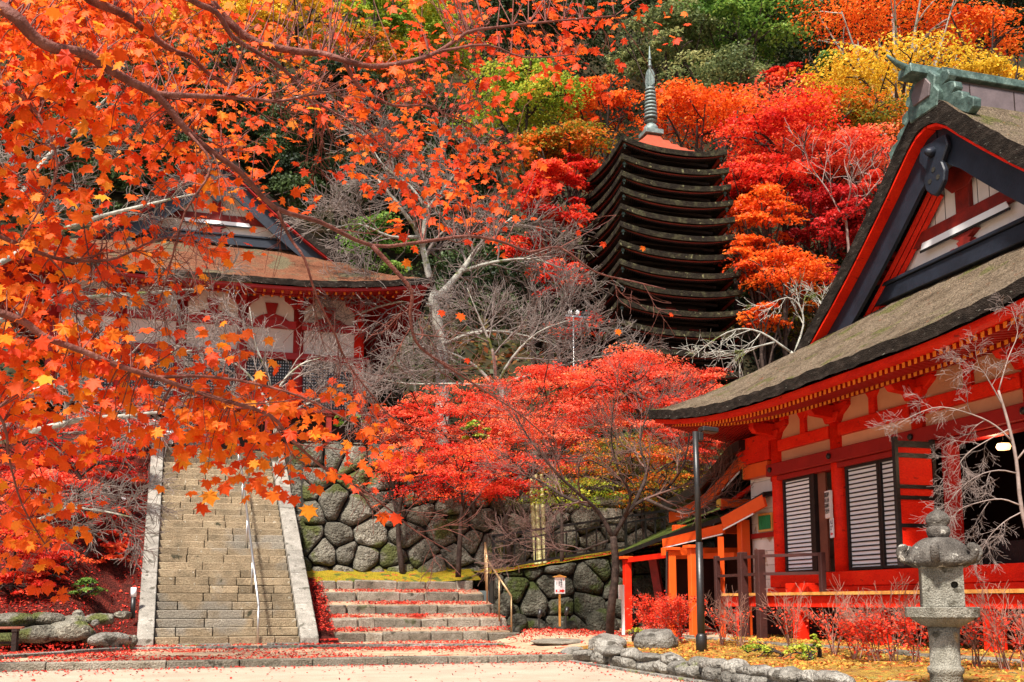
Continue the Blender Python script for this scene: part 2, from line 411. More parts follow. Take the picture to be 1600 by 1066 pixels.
class G:
    """collects shapes; build() links them as one mesh object"""

    def __init__(s):
        s.v, s.f, s.m = [], [], []

    def add(s, vs, fs, mi=0):
        k = len(s.v)
        s.v += [tuple(q) for q in vs]
        s.f += [tuple(i + k for i in f) for f in fs]
        s.m += [mi] * len(fs)
        return s

    def box(s, x0, x1, y0, y1, z0, z1, mi=0, jit=0, rng=None):
        vs = [(x, y, z) for z in (z0, z1) for y in (y0, y1) for x in (x0, x1)]
        if jit:
            vs = [tuple(c + rng.uniform(-jit, jit) for c in q) for q in vs]
        return s.add(vs, [(0, 2, 3, 1), (4, 5, 7, 6), (0, 1, 5, 4), (2, 6, 7, 3), (0, 4, 6, 2), (1, 3, 7, 5)], mi)

    def bar(s, a, b, w_, h_, up=(0, 0, 1), mi=0):
        a, b = Vector(a), Vector(b)
        d = (b - a).normalized()
        sd_ = d.cross(Vector(up)).normalized()
        u_ = sd_.cross(d)
        vs = []
        for p in (a, b):
            for i, j in ((-1, -1), (1, -1), (1, 1), (-1, 1)):
                vs.append(p + sd_ * (i * w_ / 2) + u_ * (j * h_ / 2))
        return s.add(vs, [(0, 1, 2, 3), (7, 6, 5, 4), (0, 4, 5, 1), (1, 5, 6, 2), (2, 6, 7, 3), (3, 7, 4, 0)], mi)

    def tube(s, pts, rad, n=6, mi=0, cap=True):
        pts = [Vector(p) for p in pts]
        if not hasattr(rad, '__len__'):
            rad = [rad] * len(pts)
        k = len(s.v)
        t0 = (pts[1] - pts[0]).normalized()
        ref = Vector((0, 0, 1)) if abs(t0.z) < 0.9 else Vector((1, 0, 0))
        a = t0.cross(ref).normalized()
        for i, p in enumerate(pts):
            t = (pts[min(i + 1, len(pts) - 1)] - pts[max(i - 1, 0)]).normalized()
            a = (a - t * a.dot(t)).normalized()
            b = t.cross(a)
            for j in range(n):
                q = 2 * pi * j / n
                s.v.append(tuple(p + (a * math.cos(q) + b * math.sin(q)) * rad[i]))
        for i in range(len(pts) - 1):
            for j in range(n):
                j2 = (j + 1) % n
                s.f.append((k + i * n + j, k + i * n + j2, k + (i + 1) * n + j2, k + (i + 1) * n + j))
                s.m.append(mi)
        if cap:
            s.f.append(tuple(k + j for j in reversed(range(n))))
            s.f.append(tuple(k + (len(pts) - 1) * n + j for j in range(n)))
            s.m += [mi, mi]
        return s

    def lathe(s, prof, n=24, c=(0, 0, 0), mi=0, shape=None):
        k = len(s.v)
        for r_, z in prof:
            for j in range(n):
                q = 2 * pi * j / n
                e = shape(q) if shape else 1.0
                s.v.append((c[0] + r_ * e * math.cos(q), c[1] + r_ * e * math.sin(q), c[2] + z))
        for i in range(len(prof) - 1):
            for j in range(n):
                j2 = (j + 1) % n
                s.f.append((k + i * n + j, k + i * n + j2, k + (i + 1) * n + j2, k + (i + 1) * n + j))
                s.m.append(mi)
        s.f.append(tuple(k + j for j in reversed(range(n))))
        s.f.append(tuple(k + (len(prof) - 1) * n + j for j in range(n)))
        s.m += [mi, mi]
        return s

    def prism(s, poly, y0, y1, mi=0, plane='xz'):
        """outline in x,z pushed from y0 to y1 (or in y,z along x, or x,y along z)"""
        n = len(poly)

        def p3(a, b, c):
            return {'xz': (a, c, b), 'yz': (c, a, b), 'xy': (a, b, c)}[plane]
        vs = [p3(a, b, y0) for a, b in poly] + [p3(a, b, y1) for a, b in poly]
        fs = [tuple(range(n)), tuple(range(2 * n - 1, n - 1, -1))]
        fs += [(i, n + i, n + (i + 1) % n, (i + 1) % n) for i in range(n)]
        return s.add(vs, fs, mi)

    def shell(s, P, th, mt=0, ms=1, mb=1):
        """P: rows of points of the top face; th: thickness straight down (number or function of point)"""
        m, n = len(P), len(P[0])
        k = len(s.v)
        fl = [tuple(q) for row in P for q in row]
        s.v += fl
        s.v += [(q[0], q[1], q[2] - (th(q) if callable(th) else th)) for q in fl]
        o = m * n
        for i in range(m - 1):
            for j in range(n - 1):
                a, b, c, d = k + i * n + j, k + i * n + j + 1, k + (i + 1) * n + j + 1, k + (i + 1) * n + j
                s.f += [(a, b, c, d), (d + o, c + o, b + o, a + o)]
                s.m += [mt, mb]
        rim = [i for i in range(n)] + [i * n + n - 1 for i in range(1, m)] + [(m - 1) * n + i for i in range(n - 2, -1, -1)] + [i * n for i in range(m - 2, 0, -1)]
        for a, b in zip(rim, rim[1:] + rim[:1]):
            s.f.append((k + b, k + a, k + a + o, k + b + o))
            s.m.append(ms)
        return s

    def build(s, name, mats, parent=None, smooth=False, bevel=0, kind=None, label=None, off=None, fix=True):
        if isinstance(mats, str):
            mats = [mats]
        vs = s.v
        if off is not None:
            vs = [(a - off[0], b - off[1], c - off[2]) for a, b, c in vs]
        me = new_mesh(name, vs, s.f, mats, smooth, s.m)
        if fix or bevel:
            bm = bmesh.new()
            bm.from_mesh(me)
            bmesh.ops.recalc_face_normals(bm, faces=bm.faces)
            if bevel:
                bmesh.ops.bevel(bm, geom=list(bm.edges), offset=bevel, segments=1, affect='EDGES', profile=0.6, clamp_overlap=True)
            bm.to_mesh(me)
            bm.free()
        return ob(name, me, parent, kind=kind, label=label)


def part_box(name, m, parent, x0, x1, y0, y1, z0, z1, bevel=0.0, **kw):
    return G().box(x0, x1, y0, y1, z0, z1).build(name, m, parent, bevel=bevel, **kw)


def text(name, body, m, parent, loc, rot, size, leading=1.0):
    c = bpy.data.curves.new(name, 'FONT')
    c.body = body
    c.size = size
    c.align_x = 'CENTER'
    c.space_line = leading
    c.extrude = 0.001
    c.materials.append(MATS[m])
    tmp = bpy.data.objects.new(name, c)
    COL.objects.link(tmp)
    bpy.context.view_layer.update()
    me = bpy.data.meshes.new_from_object(tmp.evaluated_get(bpy.context.evaluated_depsgraph_get()))
    bpy.data.objects.remove(tmp)
    return ob(name, me, parent, loc, rot)


# ------------------------------------------------------------------ helpers: branches and leaves
def walk(rng, p, d, L, n, wig, sag=0.0):
    pts = [Vector(p)]
    d = Vector(d).normalized()
    for i in range(n):
        d = (d + Vector((rng.gauss(0, wig), rng.gauss(0, wig), rng.gauss(0, wig) - sag))).normalized()
        pts.append(pts[-1] + d * (L / n))
    return pts


def sprout(rng, out, pts, r0, r1, level, length, count, spread, wig, sag, lo=0.25):
    """children along a limb, and theirs in turn; out collects (points, radius at start, at end)"""
    n = len(pts) - 1
    for k in range(count):
        t = lo + (1 - lo) * (k + rng.random()) / count
        f = min(t * n, n - 1e-4)
        i = int(f)
        p = pts[i].lerp(pts[i + 1], f - i)
        tg = (pts[i + 1] - pts[i]).normalized()
        ax = tg.cross(Vector((rng.gauss(0, 1), rng.gauss(0, 1), rng.gauss(0, 1)))).normalized()
        d = (Matrix.Rotation(spread * rng.uniform(0.6, 1.3), 3, ax) @ tg)
        L = length * rng.uniform(0.55, 1.25) * (1.15 - 0.5 * t)
        r = (r0 + (r1 - r0) * t) * 0.62
        q = walk(rng, p, d, L, 4 if level > 0 else 3, wig, sag)
        out.append((q, r, r * 0.4))
        if level > 0:
            sprout(rng, out, q, r, r * 0.4, level - 1, length * 0.56, count if level > 1 else max(3, count - 1), spread, wig, sag, 0.2)


def smooth_path(pts, k=3):
    """Catmull-Rom through the points"""
    P = [Vector(p) for p in pts]
    P = [P[0] * 2 - P[1]] + P + [P[-1] * 2 - P[-2]]
    out = []
    for i in range(1, len(P) - 2):
        a, b, c, d = P[i - 1], P[i], P[i + 1], P[i + 2]
        for j in range(k):
            t = j / k
            out.append(0.5 * ((2 * b) + (c - a) * t + (2 * a - 5 * b + 4 * c - d) * t * t + (3 * b - a - 3 * c + d) * t ** 3))
    out.append(P[-2])
    return out


def branch_mesh(name, segs, m, parent, off=(0, 0, 0), kind=None, rmin=0.0015):
    g = G()
    for q, r, e in segs:
        n = len(q)
        rr = [max(rmin, r + (e - r) * i / (n - 1)) for i in range(n)]
        g.tube(q, rr, 3 if r < 0.012 else (5 if r < 0.05 else 8), cap=False)
    return g.build(name, m, parent, smooth=True, off=off, kind=kind, fix=False)


_RH = np.array([(-0.5, 0, 0), (0, -0.32, 0.05), (0.5, 0, 0), (0, 0.32, 0.05)])


def leaf_template():
    """seven-lobed maple leaf, stalk at the origin, tip along +x, about one unit across"""
    tips = [(-0.12, 0.24), (0.10, 0.50), (0.52, 0.47), (0.82, 0.0), (0.52, -0.47), (0.10, -0.50), (-0.12, -0.24)]
    notch = [(0.06, 0.29), (0.31, 0.36), (0.54, 0.20), (0.54, -0.20), (0.31, -0.36), (0.06, -0.29)]
    out = [(0, 0)]
    for i, t in enumerate(tips):
        mid = (t[0] * 0.62 + 0.10, t[1] * 0.62)
        nx, ny = -t[1] * 0.16, (t[0] - 0.15) * 0.16
        out.append((mid[0] - nx, mid[1] - ny))
        out.append(t)
        out.append((mid[0] + nx, mid[1] + ny))
        if i < 6:
            out.append(notch[i])
    # order by angle about a point inside so that the outline never crosses itself
    c = (0.18, 0.0)
    pts = sorted(out, key=lambda p: math.atan2(p[1] - c[1], p[0] - c[0]))
    V = [(c[0], c[1], 0.0)] + [(x, y, -0.28 * (((x - c[0]) ** 2 + y * y)) + 0.05 * math.cos(9 * math.atan2(y, x - c[0]))) for x, y in pts]
    F = [(0, i, i % (len(V) - 1) + 1) for i in range(1, len(V))]
    return np.array(V), np.array(F)


LEAF_V, LEAF_F = leaf_template()


def frames(nrm, tip):
    n = nrm / np.linalg.norm(nrm, axis=1, keepdims=True)
    t = tip - n * np.sum(tip * n, axis=1, keepdims=True)
    t /= np.linalg.norm(t, axis=1, keepdims=True) + 1e-9
    return t, np.cross(n, t), n


def leaf_cloud(C, size, nrm, tip, maple=False):
    t, b, n = frames(nrm, tip)
    T = LEAF_V if maple else _RH
    V = C[:, None, :] + size[:, None, None] * (T[None, :, 0:1] * t[:, None, :] + T[None, :, 1:2] * b[:, None, :] + T[None, :, 2:3] * n[:, None, :])
    k = len(T)
    Fb = LEAF_F if maple else np.array([[0, 1, 2, 3]])
    F = (Fb[None] + (np.arange(len(C)) * k)[:, None, None]).reshape(-1, Fb.shape[1])
    return V.reshape(-1, 3), F, len(Fb)


def pads(rs, c, rx, ry, rz, npad, nleaf, size, up=0.9, flat=0.32, low=-0.35, padr=0.34):
    """a crown of many small layered clumps: positions, normals, tips and colour numbers of its leaves"""
    C, Nn, K = [], [], []
    for _ in range(npad):
        th = rs.uniform(0, 2 * pi)
        z = rs.uniform(low, 1.0)
        rr = math.sqrt(max(0.02, 1 - z * z)) * rs.uniform(0.45, 1.0)
        pc = np.array([c[0] + rx * rr * math.cos(th), c[1] + ry * rr * math.sin(th), c[2] + rz * z * rs.uniform(0.75, 1)])
        pr = padr * (rx + ry) / 2 * rs.uniform(0.55, 1.35)
        pr2 = pr * rs.uniform(0.5, 0.9)
        n = max(8, int(nleaf / npad * (pr / (padr * (rx + ry) / 2)) ** 1.6))
        a = rs.uniform(0, 2 * pi, n)
        r_ = np.sqrt(rs.uniform(0, 1, n))
        ca, sa = math.cos(th), math.sin(th)
        lx, ly = r_ * np.cos(a) * pr, r_ * np.sin(a) * pr2
        # ragged rim
        k = 1 + 0.25 * np.sin(a * 5 + th * 7) + 0.12 * np.sin(a * 11)
        lx, ly = lx * k, ly * k
        dx, dy = lx * ca - ly * sa, lx * sa + ly * ca
        dz = flat * pr * (1 - r_ ** 2) - 0.10 * lx + rs.normal(0, 0.06 * pr, n)
        C.append(pc + np.stack([dx, dy, dz], 1))
        nn = np.stack([dx / pr * 0.6, dy / pr * 0.6, np.full(n, up)], 1) + rs.normal(0, 0.5, (n, 3))
        Nn.append(nn)
        K.append(np.clip(rs.uniform(0.0, 0.9) + rs.normal(0, 0.2, n), 0.002, 1))
    C, Nn, K = np.concatenate(C), np.concatenate(Nn), np.concatenate(K)
    tip = rs.normal(0, 1, C.shape) + np.array([0, 0, -0.4])
    return C, rs.uniform(0.7, 1.35, len(C)) * size, Nn, tip, K


def crown_part(name, data, m, parent, off, maple=False, kind=None):
    C, S, Nn, tip, K = data
    V, F, k = leaf_cloud(C - np.array(off), S, Nn, tip, maple)
    return ob(name, fast_mesh(name, V, F, [m], np.repeat(K, k)), parent, kind=kind)


def leafy_tree(name, label, m, px, py, rpx, rpy, d, seed, cat='tree', group='trees on the hillside', npad=40, dens=1.5,
               leaf_px=5.2, bark='dark_bark', up=0.9, flat=0.32, depth=0.9, limbs=6, trunk=None, base_z=None, low=-0.55, padr=0.44):
    """tree whose crown is centred where the photograph shows it, standing on the slope below"""
    rs = np.random.RandomState(seed)
    rng = random.Random(seed)
    c = at(px, py, d)
    rx, rz = rpx * d / FOC, rpy * d / FOC
    ry = rx * depth
    gz = base_z if base_z is not None else hill(c.x, c.y)
    base = Vector((c.x + (trunk or 0), c.y, min(gz, c.z - rz * 0.9)))
    t = thing(name, label, cat, base, 0, group)
    n = int(dens * 4.2 * (rpx * rpy * pi) / (leaf_px * leaf_px * 0.4))
    dat = pads(rs, c, rx, ry, rz, npad, n, leaf_px * d / FOC, up, flat, low, padr)
    crown_part('crown', dat, m, t, base)
    r0 = 0.016 * (c.z - base.z) + 0.04
    top = c + Vector((0, 0, rz * 0.3))
    tr = [base + Vector((0, 0, -0.3)), base.lerp(top, 0.35) + Vector((rng.uniform(-.3, .3), rng.uniform(-.3, .3), 0)),
          base.lerp(top, 0.7) + Vector((rng.uniform(-.3, .3), rng.uniform(-.3, .3), 0)), top]
    tr = smooth_path(tr, 3)
    G().tube(tr, [r0 * (1 - 0.8 * i / (len(tr) - 1)) for i in range(len(tr))], 8).build('trunk', bark, t, True, off=base)
    segs = []
    for i in range(limbs):
        a = 2 * pi * (i + rng.random() * 0.6) / limbs
        s = tr[rng.randint(len(tr) // 3, len(tr) - 2)]
        e = c + Vector((rx * 0.8 * math.cos(a), ry * 0.8 * math.sin(a), rz * rng.uniform(-0.3, 0.7)))
        q = smooth_path([s, s.lerp(e, 0.5) + Vector((0, 0, 0.12 * rx)), e], 3)
        segs.append((q, r0 * 0.42, r0 * 0.1))
        sprout(rng, segs, q, r0 * 0.4, r0 * 0.1, 0, rx * 0.5, 4, 0.8, 0.2, 0)
    branch_mesh('branches', segs, bark, t, base, rmin=0.0006 * d)
    return t


def stone_outline(rng, cell, gap):
    """rounded and slightly shrunk polygon"""
    n = len(cell)
    cx = sum(p[0] for p in cell) / n
    cy = sum(p[1] for p in cell) / n
    P = []
    for p in cell:
        L = math.hypot(p[0] - cx, p[1] - cy) + 1e-6
        k = max(0.3, (L - gap) / L)
        P.append((cx + (p[0] - cx) * k, cy + (p[1] - cy) * k))
    Q = []
    for i in range(n):
        a, b = P[i], P[(i + 1) % n]
        f1, f2 = rng.uniform(.08, .24), rng.uniform(.76, .92)
        Q.append((a[0] * (1 - f1) + b[0] * f1, a[1] * (1 - f1) + b[1] * f1))
        if math.hypot(a[0] - b[0], a[1] - b[1]) > 0.35:
            h, e = rng.uniform(.4, .6), rng.uniform(-.03, .02)
            nx, ny = (b[1] - a[1]), -(b[0] - a[0])
            Q.append((a[0] * (1 - h) + b[0] * h + nx * e, a[1] * (1 - h) + b[1] * h + ny * e))
        Q.append((a[0] * (1 - f2) + b[0] * f2, a[1] * (1 - f2) + b[1] * f2))
    return Q, (cx, cy)


def voronoi(pts, x0, x1, z0, z1):
    cells = []
    for i, p in enumerate(pts):
        poly = [(x0, z0), (x1, z0), (x1, z1), (x0, z1)]
        for j, q in enumerate(pts):
            if i == j or abs(p[0] - q[0]) > 3 or abs(p[1] - q[1]) > 3:
                continue
            mx, mz, nx, nz = (p[0] + q[0]) / 2, (p[1] + q[1]) / 2, q[0] - p[0], q[1] - p[1]
            new = []
            for a, b in zip(poly, poly[1:] + poly[:1]):
                da, db = (a[0] - mx) * nx + (a[1] - mz) * nz, (b[0] - mx) * nx + (b[1] - mz) * nz
                if da <= 0:
                    new.append(a)
                if (da < 0 < db) or (db < 0 < da):
                    t = da / (da - db)
                    new.append((a[0] + (b[0] - a[0]) * t, a[1] + (b[1] - a[1]) * t))
            poly = new
            if len(poly) < 3:
                break
        if len(poly) >= 3:
            cells.append(poly)
    return cells


def rubble(parent, m, cells, place, rng, gap=0.03, bulge=0.16, name='stone'):
    """one stone object for every cell; place(a, b, out) maps wall coordinates to space"""
    for cell in cells:
        ar = abs(sum(a[0] * b[1] - b[0] * a[1] for a, b in zip(cell, cell[1:] + cell[:1]))) / 2
        if ar < 0.012:
            continue
        q, c = stone_outline(rng, cell, gap)
        n = len(q)
        bl = bulge * rng.uniform(0.55, 1.25) * min(1.3, 0.55 + ar)
        V, F = [], []
        tx, tz = rng.uniform(-.18, .18), rng.uniform(-.12, .18)
        for s, o in ((1.0, -0.3), (1.0, 0.25), (0.90, 0.74), (0.55, 0.95)):
            for x, z in q:
                j = rng.uniform(-0.05, 0.05) if o > .5 else 0
                V.append(place(c[0] + (x - c[0]) * (s + j), c[1] + (z - c[1]) * (s + j), (o + (rng.uniform(-.16, .16) if o > .5 else 0)) * bl + (tx * (x - c[0]) + tz * (z - c[1])) * (0.5 if o > 0 else 0)))
        V.append(place(c[0], c[1], bl * rng.uniform(0.9, 1.1)))
        for r_ in range(3):
            for i in range(n):
                i2 = (i + 1) % n
                F.append((r_ * n + i, r_ * n + i2, (r_ + 1) * n + i2, (r_ + 1) * n + i))
        F += [(3 * n + i, 3 * n + (i + 1) % n, 4 * n) for i in range(n)]
        g = G()
        g.v, g.f, g.m = V, F, [0] * len(F)
        o = g.build(name, m, parent, smooth=True, off=parent.location)


def boulder(name, m, c, sx, sy, sz, seed, parent=None, off=None, flat=0.0):
    rng = random.Random(seed)
    bm = bmesh.new()
    bmesh.ops.create_icosphere(bm, subdivisions=3, radius=1)
    ph = [Vector((rng.gauss(0, 1), rng.gauss(0, 1), rng.gauss(0, 1))).normalized() for _ in range(9)]
    cut = [rng.uniform(0.62, 0.92) for _ in ph]
    for v in bm.verts:
        p = v.co.copy()
        for d, k in zip(ph, cut):
            e = p.dot(d) - k
            if e > 0:
                p -= d * e * 0.85
        p *= 1 + 0.05 * math.sin(p.x * 7 + seed) * math.cos(p.y * 6 + p.z * 5)
        v.co = (p.x * sx, p.y * sy, max(p.z, -0.8 + flat) * sz)
    me = bpy.data.meshes.new(name)
    bm.to_mesh(me)
    bm.free()
    me.materials.append(MATS[m])
    me.polygons.foreach_set('use_smooth', [True] * len(me.polygons))
    o = off or (0, 0, 0)
    return ob(name, me, parent, (c[0] - o[0], c[1] - o[1], c[2] - o[2]), (0, 0, rng.uniform(-.2, .2)))

# ================================================================== the setting
def sheet(name, m, x0, x1, y0, y1, nx, ny, zf, seed=0, amp=0.0, parent=None):
    rng = random.Random(seed)
    V = [(x0 + (x1 - x0) * i / nx, y0 + (y1 - y0) * j / ny, 0) for j in range(ny + 1) for i in range(nx + 1)]
    V = [(x, y, zf(x, y) + rng.uniform(-amp, amp)) for x, y, _ in V]
    F = [(j * (nx + 1) + i, j * (nx + 1) + i + 1, (j + 1) * (nx + 1) + i + 1, (j + 1) * (nx + 1) + i) for j in range(ny) for i in range(nx)]
    return ob(name, new_mesh(name, V, F, [m], True), parent, kind='structure')


sheet('ground', 'gravel', -110, 130, -80, 100, 8, 8, lambda x, y: 0)
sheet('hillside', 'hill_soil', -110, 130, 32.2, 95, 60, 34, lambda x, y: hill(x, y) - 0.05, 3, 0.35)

terrace = sheet('terrace', 'packed_earth', -13, 5.9, 16.72, 26.0, 30, 16, lambda x, y: 0.10 + (0.04 if y > 20.5 else 0), 4, 0.004)
rng = random.Random(11)
x = -8.0
while x < 5.7:
    L = min(rng.uniform(0.8, 1.75), 5.92 - x)
    g = G().box(x + 0.006, x + L - 0.006, 16.42 + rng.uniform(-.015, .015), 16.74, -0.05, 0.118 + rng.uniform(-.008, .008), 0, 0.006, rng)
    g.build('kerb_stone', 'ashlar', terrace, bevel=0.012)
    x += L
edge = [(-6.2, 13.4), (-3.12, 18.0), (-1.35, 20.5), (2.1, 20.42), (5.8, 20.28)]
for (ax, ay), (bx_, by) in zip(edge[:-1], edge[1:]):
    d = Vector((bx_ - ax, by - ay, 0))
    n = max(1, int(d.length / 1.15))
    for k in range(n):
        p, q = Vector((ax, ay, 0.115)) + d * (k / n), Vector((ax, ay, 0.115)) + d * ((k + 0.985) / n)
        G().bar(p, q, 0.17 + rng.uniform(-.02, .02), 0.10 + rng.uniform(-.02, .015)).build('edging_slab', 'pale_stone', terrace, bevel=0.008)
for x0, x1 in ((-0.55, 0.45), (1.15, 1.8)):
    part_box('threshold_slab', 'pale_stone', terrace, x0, x1, 21.15, 21.45, 0.10, 0.175, 0.008)

# leaf bank left of the stairs, the upper terrace and the ground behind the walls


def bank_z(x, y):
    f = min(1, max(0, (y - 20.55) / 0.5))
    z = 0.10 + 0.52 * f * f * (3 - 2 * f) + 0.56 * max(0, y - 21.0) + f * (0.10 * math.sin(x * 1.3 + y) + 0.05 * math.sin(x * 3.1 - y * 2.3)) - 0.10 * f * max(0, -x - 4)
    # beside the stairs the bank stays below the stringer
    k = min(1, max(0, (x + 2.7 + 0.04 * (y - 21)) / 0.9))
    return z + (min(z, 0.10 + 0.62 * max(0, y - 21.6)) - z) * k * k * (3 - 2 * k)


sheet('leaf_bank', 'bank_soil', -16, -1.25, 20.55, 33.4, 44, 44, bank_z, 6, 0.03)
sheet('upper_terrace', 'packed_earth', 2.2, 30, 26.9, 33.5, 16, 8, lambda x, y: 5.15, 7, 0.01)
sheet('stair_landing', 'packed_earth', -1.34, 2.2, 29.5, 33.5, 4, 4, lambda x, y: 5.185, 7, 0.0)


def ramp_z(x):
    return 1.66 + 0.16 * (x - 6.45)


sheet('moss_slope', 'moss_ground', 2.2, 6.62, 25.30, 26.5, 22, 6, lambda x, y: 1.47 + 0.32 * (y - 25.3) / 0.9 + 0.05 * max(0, x - 5), 8, 0.012)
sheet('moss_ramp', 'moss_ground', 6.55, 16, 23.95, 26.9, 36, 8, lambda x, y: ramp_z(x) + 0.05 * (y - 24), 9, 0.012)


def garden_z(x, y):
    return 0.20 + 0.045 * min(3.0, max(0, x - 6.3)) + 0.02 * math.sin(x * 2.1 + y * 1.7)


sheet('garden_bed', 'garden_soil', 6.22, 34, -6, 17.6, 50, 46, garden_z, 10, 0.012)
def leafy_z(x, y):
    f = min(1, max(0, (x - 5.95) / 0.9))
    return 0.09 + f * (0.07 + 0.03 * (y - 17.6) + 0.03 * math.sin(x * 1.9))


sheet('leafy_ground', 'packed_earth', 5.92, 34, 17.6, 24.3, 50, 16, leafy_z, 12, 0.006)

bed = bpy.data.objects['garden_bed']
rng = random.Random(19)
y = 6.0
while y < 18.2:
    L = rng.uniform(0.45, 1.0)
    xx = 8.85 + rng.uniform(-.03, .03)
    G().box(xx - .12, xx + .14, y + .01, y + L - .01, .20, .345 + rng.uniform(-.02, .02), 0, .015, rng).build('drip_edge_stone', 'ashlar', bed, bevel=.02)
    y += L

# ------------------------------------------------------------------ the long stone stairs
S0, RISE, RUN, SZ = 21.6, 0.175, 0.275, 0.12
SX0, SX1 = -1.0, 1.83
stairs = thing('stone_stairs', 'long steep flight of tan stone steps climbing to the upper terrace', 'stairs', (0.4, S0, SZ))
rng = random.Random(21)
for i in range(29):
    cuts = [SX0]
    x = SX0 + rng.uniform(0.35, 1.1)
    while x < SX1 - 0.3:
        cuts.append(x)
        x += rng.uniform(0.5, 1.15)
    cuts.append(SX1)
    for a, b in zip(cuts[:-1], cuts[1:]):
        y0 = S0 + i * RUN + rng.uniform(-.008, .008)
        g = G().box(a + 0.008, b - 0.008, y0, S0 + (i + 1) * RUN + 0.10, SZ + i * RISE + 0.004, SZ + (i + 1) * RISE + rng.uniform(-.006, .004), 0, 0.004, rng)
        g.build('step_block', 'stair_stone', stairs, bevel=0.012, off=stairs.location)
stairs.rotation_euler.z = R(2.4)
core = [(S0 + 0.12, SZ - 0.2), (S0 + 29 * RUN, SZ - 0.2), (S0 + 29 * RUN + 0.05, SZ + 28.6 * RISE), (S0 + 0.12 + RUN, SZ + 0.6 * RISE)]
G().prism(core, SX0 - 0.2, SX1 + 0.2, plane='yz').build('core', 'joint_dark', stairs, off=stairs.location)
sl = Vector((0, RUN, RISE)).normalized()
for xa, xb, sg in ((-1.32, -1.006, -1), (1.836, 2.20, 1)):
    tot = math.hypot(29 * RUN, 29 * RISE)
    s = 0.0
    while s < tot - 0.2:
        L = min(rng.uniform(0.8, 1.5), tot - s)
        y0, y1 = S0 - 0.12 + sl.y * s, S0 - 0.12 + sl.y * (s + L - 0.012)
        z0, z1 = SZ + 0.16 + sl.z * s, SZ + 0.16 + sl.z * (s + L - 0.012)
        j = rng.uniform(-.012, .012)
        drop = (0.9 if sg < 0 else 0.45) if s else 0.30
        vs = [(xa, y0, z0 - drop), (xb, y0, z0 - drop), (xb, y1, z1 - drop), (xa, y1, z1 - drop), (xa, y0, z0 + j), (xb, y0, z0 + j), (xb, y1, z1 + j), (xa, y1, z1 + j)]
        G().add(vs, [(3, 2, 1, 0), (4, 5, 6, 7), (0, 1, 5, 4), (1, 2, 6, 5), (2, 3, 7, 6), (3, 0, 4, 7)]).build('stringer_stone', 'granite', stairs, bevel=0.014, off=stairs.location)
        s += L

rail = thing('handrail', 'bright steel handrail running up the long stone stairs', 'handrail', (0.98, S0 - 0.1, SZ))
rail.rotation_euler.z = R(2.4)
rp = [(0.98, S0 - 0.05, SZ + 0.80), (0.90, S0 + 29 * RUN + 0.1, SZ + 29 * RISE + 0.80)]
G().tube(smooth_path([rp[0], Vector(rp[0]).lerp(Vector(rp[1]), .5), rp[1]], 2), 0.027, 10).build('rail', 'steel', rail, True, off=rail.location)
for k in (0, 6, 12, 18, 24, 29):
    t = k / 29
    x = 0.98 - 0.08 * t
    y = S0 - 0.05 + t * (29 * RUN + 0.15)
    zb = SZ + (k * RISE if k else 0)
    G().tube([(x, y, zb), (x, y, SZ + 0.80 + t * 29 * RISE)], 0.022, 8).build('post', 'steel', rail, True, off=rail.location)

# ------------------------------------------------------------------ the low leaf-strewn side steps
side = thing('side_steps', 'five low broad steps of rough stone strewn with red leaves', 'steps', (4.5, 22.3, 0.14))
rng = random.Random(33)
RT = []
for i in range(5):
    y0, zb = 22.3 + 0.72 * i, 0.14 + 0.29 * i
    zt = zb + 0.20
    xa = 2.62 - 0.03 * i
    xb = 6.75 - 0.09 * i
    x = xa
    big = rng.uniform(3.4, 3.8)
    while x < xb - 0.1:
        L = 1.05 if abs(x - big) < 0.3 else rng.uniform(0.35, 0.85)
        L = min(L, xb - x)
        if xb - x - L < 0.25:
            L = xb - x
        G().box(x + 0.008, x + L - 0.008, y0 + rng.uniform(-.03, .02), y0 + 0.34, zb - 0.06, zt + rng.uniform(-.02, .012), 0, 0.022, rng).build(
            'step_stone', 'ashlar', side, bevel=0.03, off=side.location)
        x += L
    if i < 4:
        G().shell([[(xa, y0 + 0.2, zt - 0.01), (xb, y0 + 0.2, zt - 0.01)], [(xa, y0 + 0.76, zb + 0.29), (xb, y0 + 0.76, zb + 0.29)]], 0.05, 0, 0, 0).build(
            'tread', 'packed_earth', side, off=side.location)
        RT.append((xa, xb, y0 + 0.24, y0 + 0.70, zt, zb + 0.29))
G().shell([[(2.21, 21.5, 0.14), (2.63, 21.5, 0.14)], [(2.21, 22.4, 0.3), (2.63, 22.4, 0.25)], [(2.21, 25.5, 1.6), (2.6, 25.5, 1.52)]], 0.1, 0, 0, 0).build(
    'leaf_gutter', 'bank_soil', side, off=side.location)

rail2 = thing('short_handrail', 'short bronze handrail with a bend beside the low side steps', 'handrail', (6.35, 22.5, 0.3))
top = [(6.55, 22.35, 1.12), (6.32, 23.6, 1.98), (6.45, 24.3, 2.42)]
G().tube(top[:2], 0.024, 8).tube(top[1:], 0.024, 8).build('rail', 'bronze_rail', rail2, True, off=rail2.location)
for a, zb in (((6.55, 22.35, 1.12), 0.25), ((6.44, 22.97, 1.55), 0.55), ((6.32, 23.6, 1.98), 0.95), ((6.36, 23.85, 2.14), 1.25), ((6.45, 24.3, 2.42), 1.5)):
    G().tube([(a[0], a[1], zb), a], 0.020, 8).build('post', 'bronze_rail', rail2, True, off=rail2.location)

# ------------------------------------------------------------------ stone walls


def jitter_grid(rng, x0, x1, z0, z1, dx, dz, jit):
    pts = []
    r_ = 0
    z = z0 + dz / 2
    while z < z1:
        x = x0 + dx * (0.5 if r_ % 2 else 0.05)
        while x < x1:
            pts.append((x + rng.uniform(-jit, jit) * dx, z + rng.uniform(-jit, jit) * dz))
            x += dx * rng.uniform(0.7, 1.4)
        z += dz
        r_ += 1
    return pts


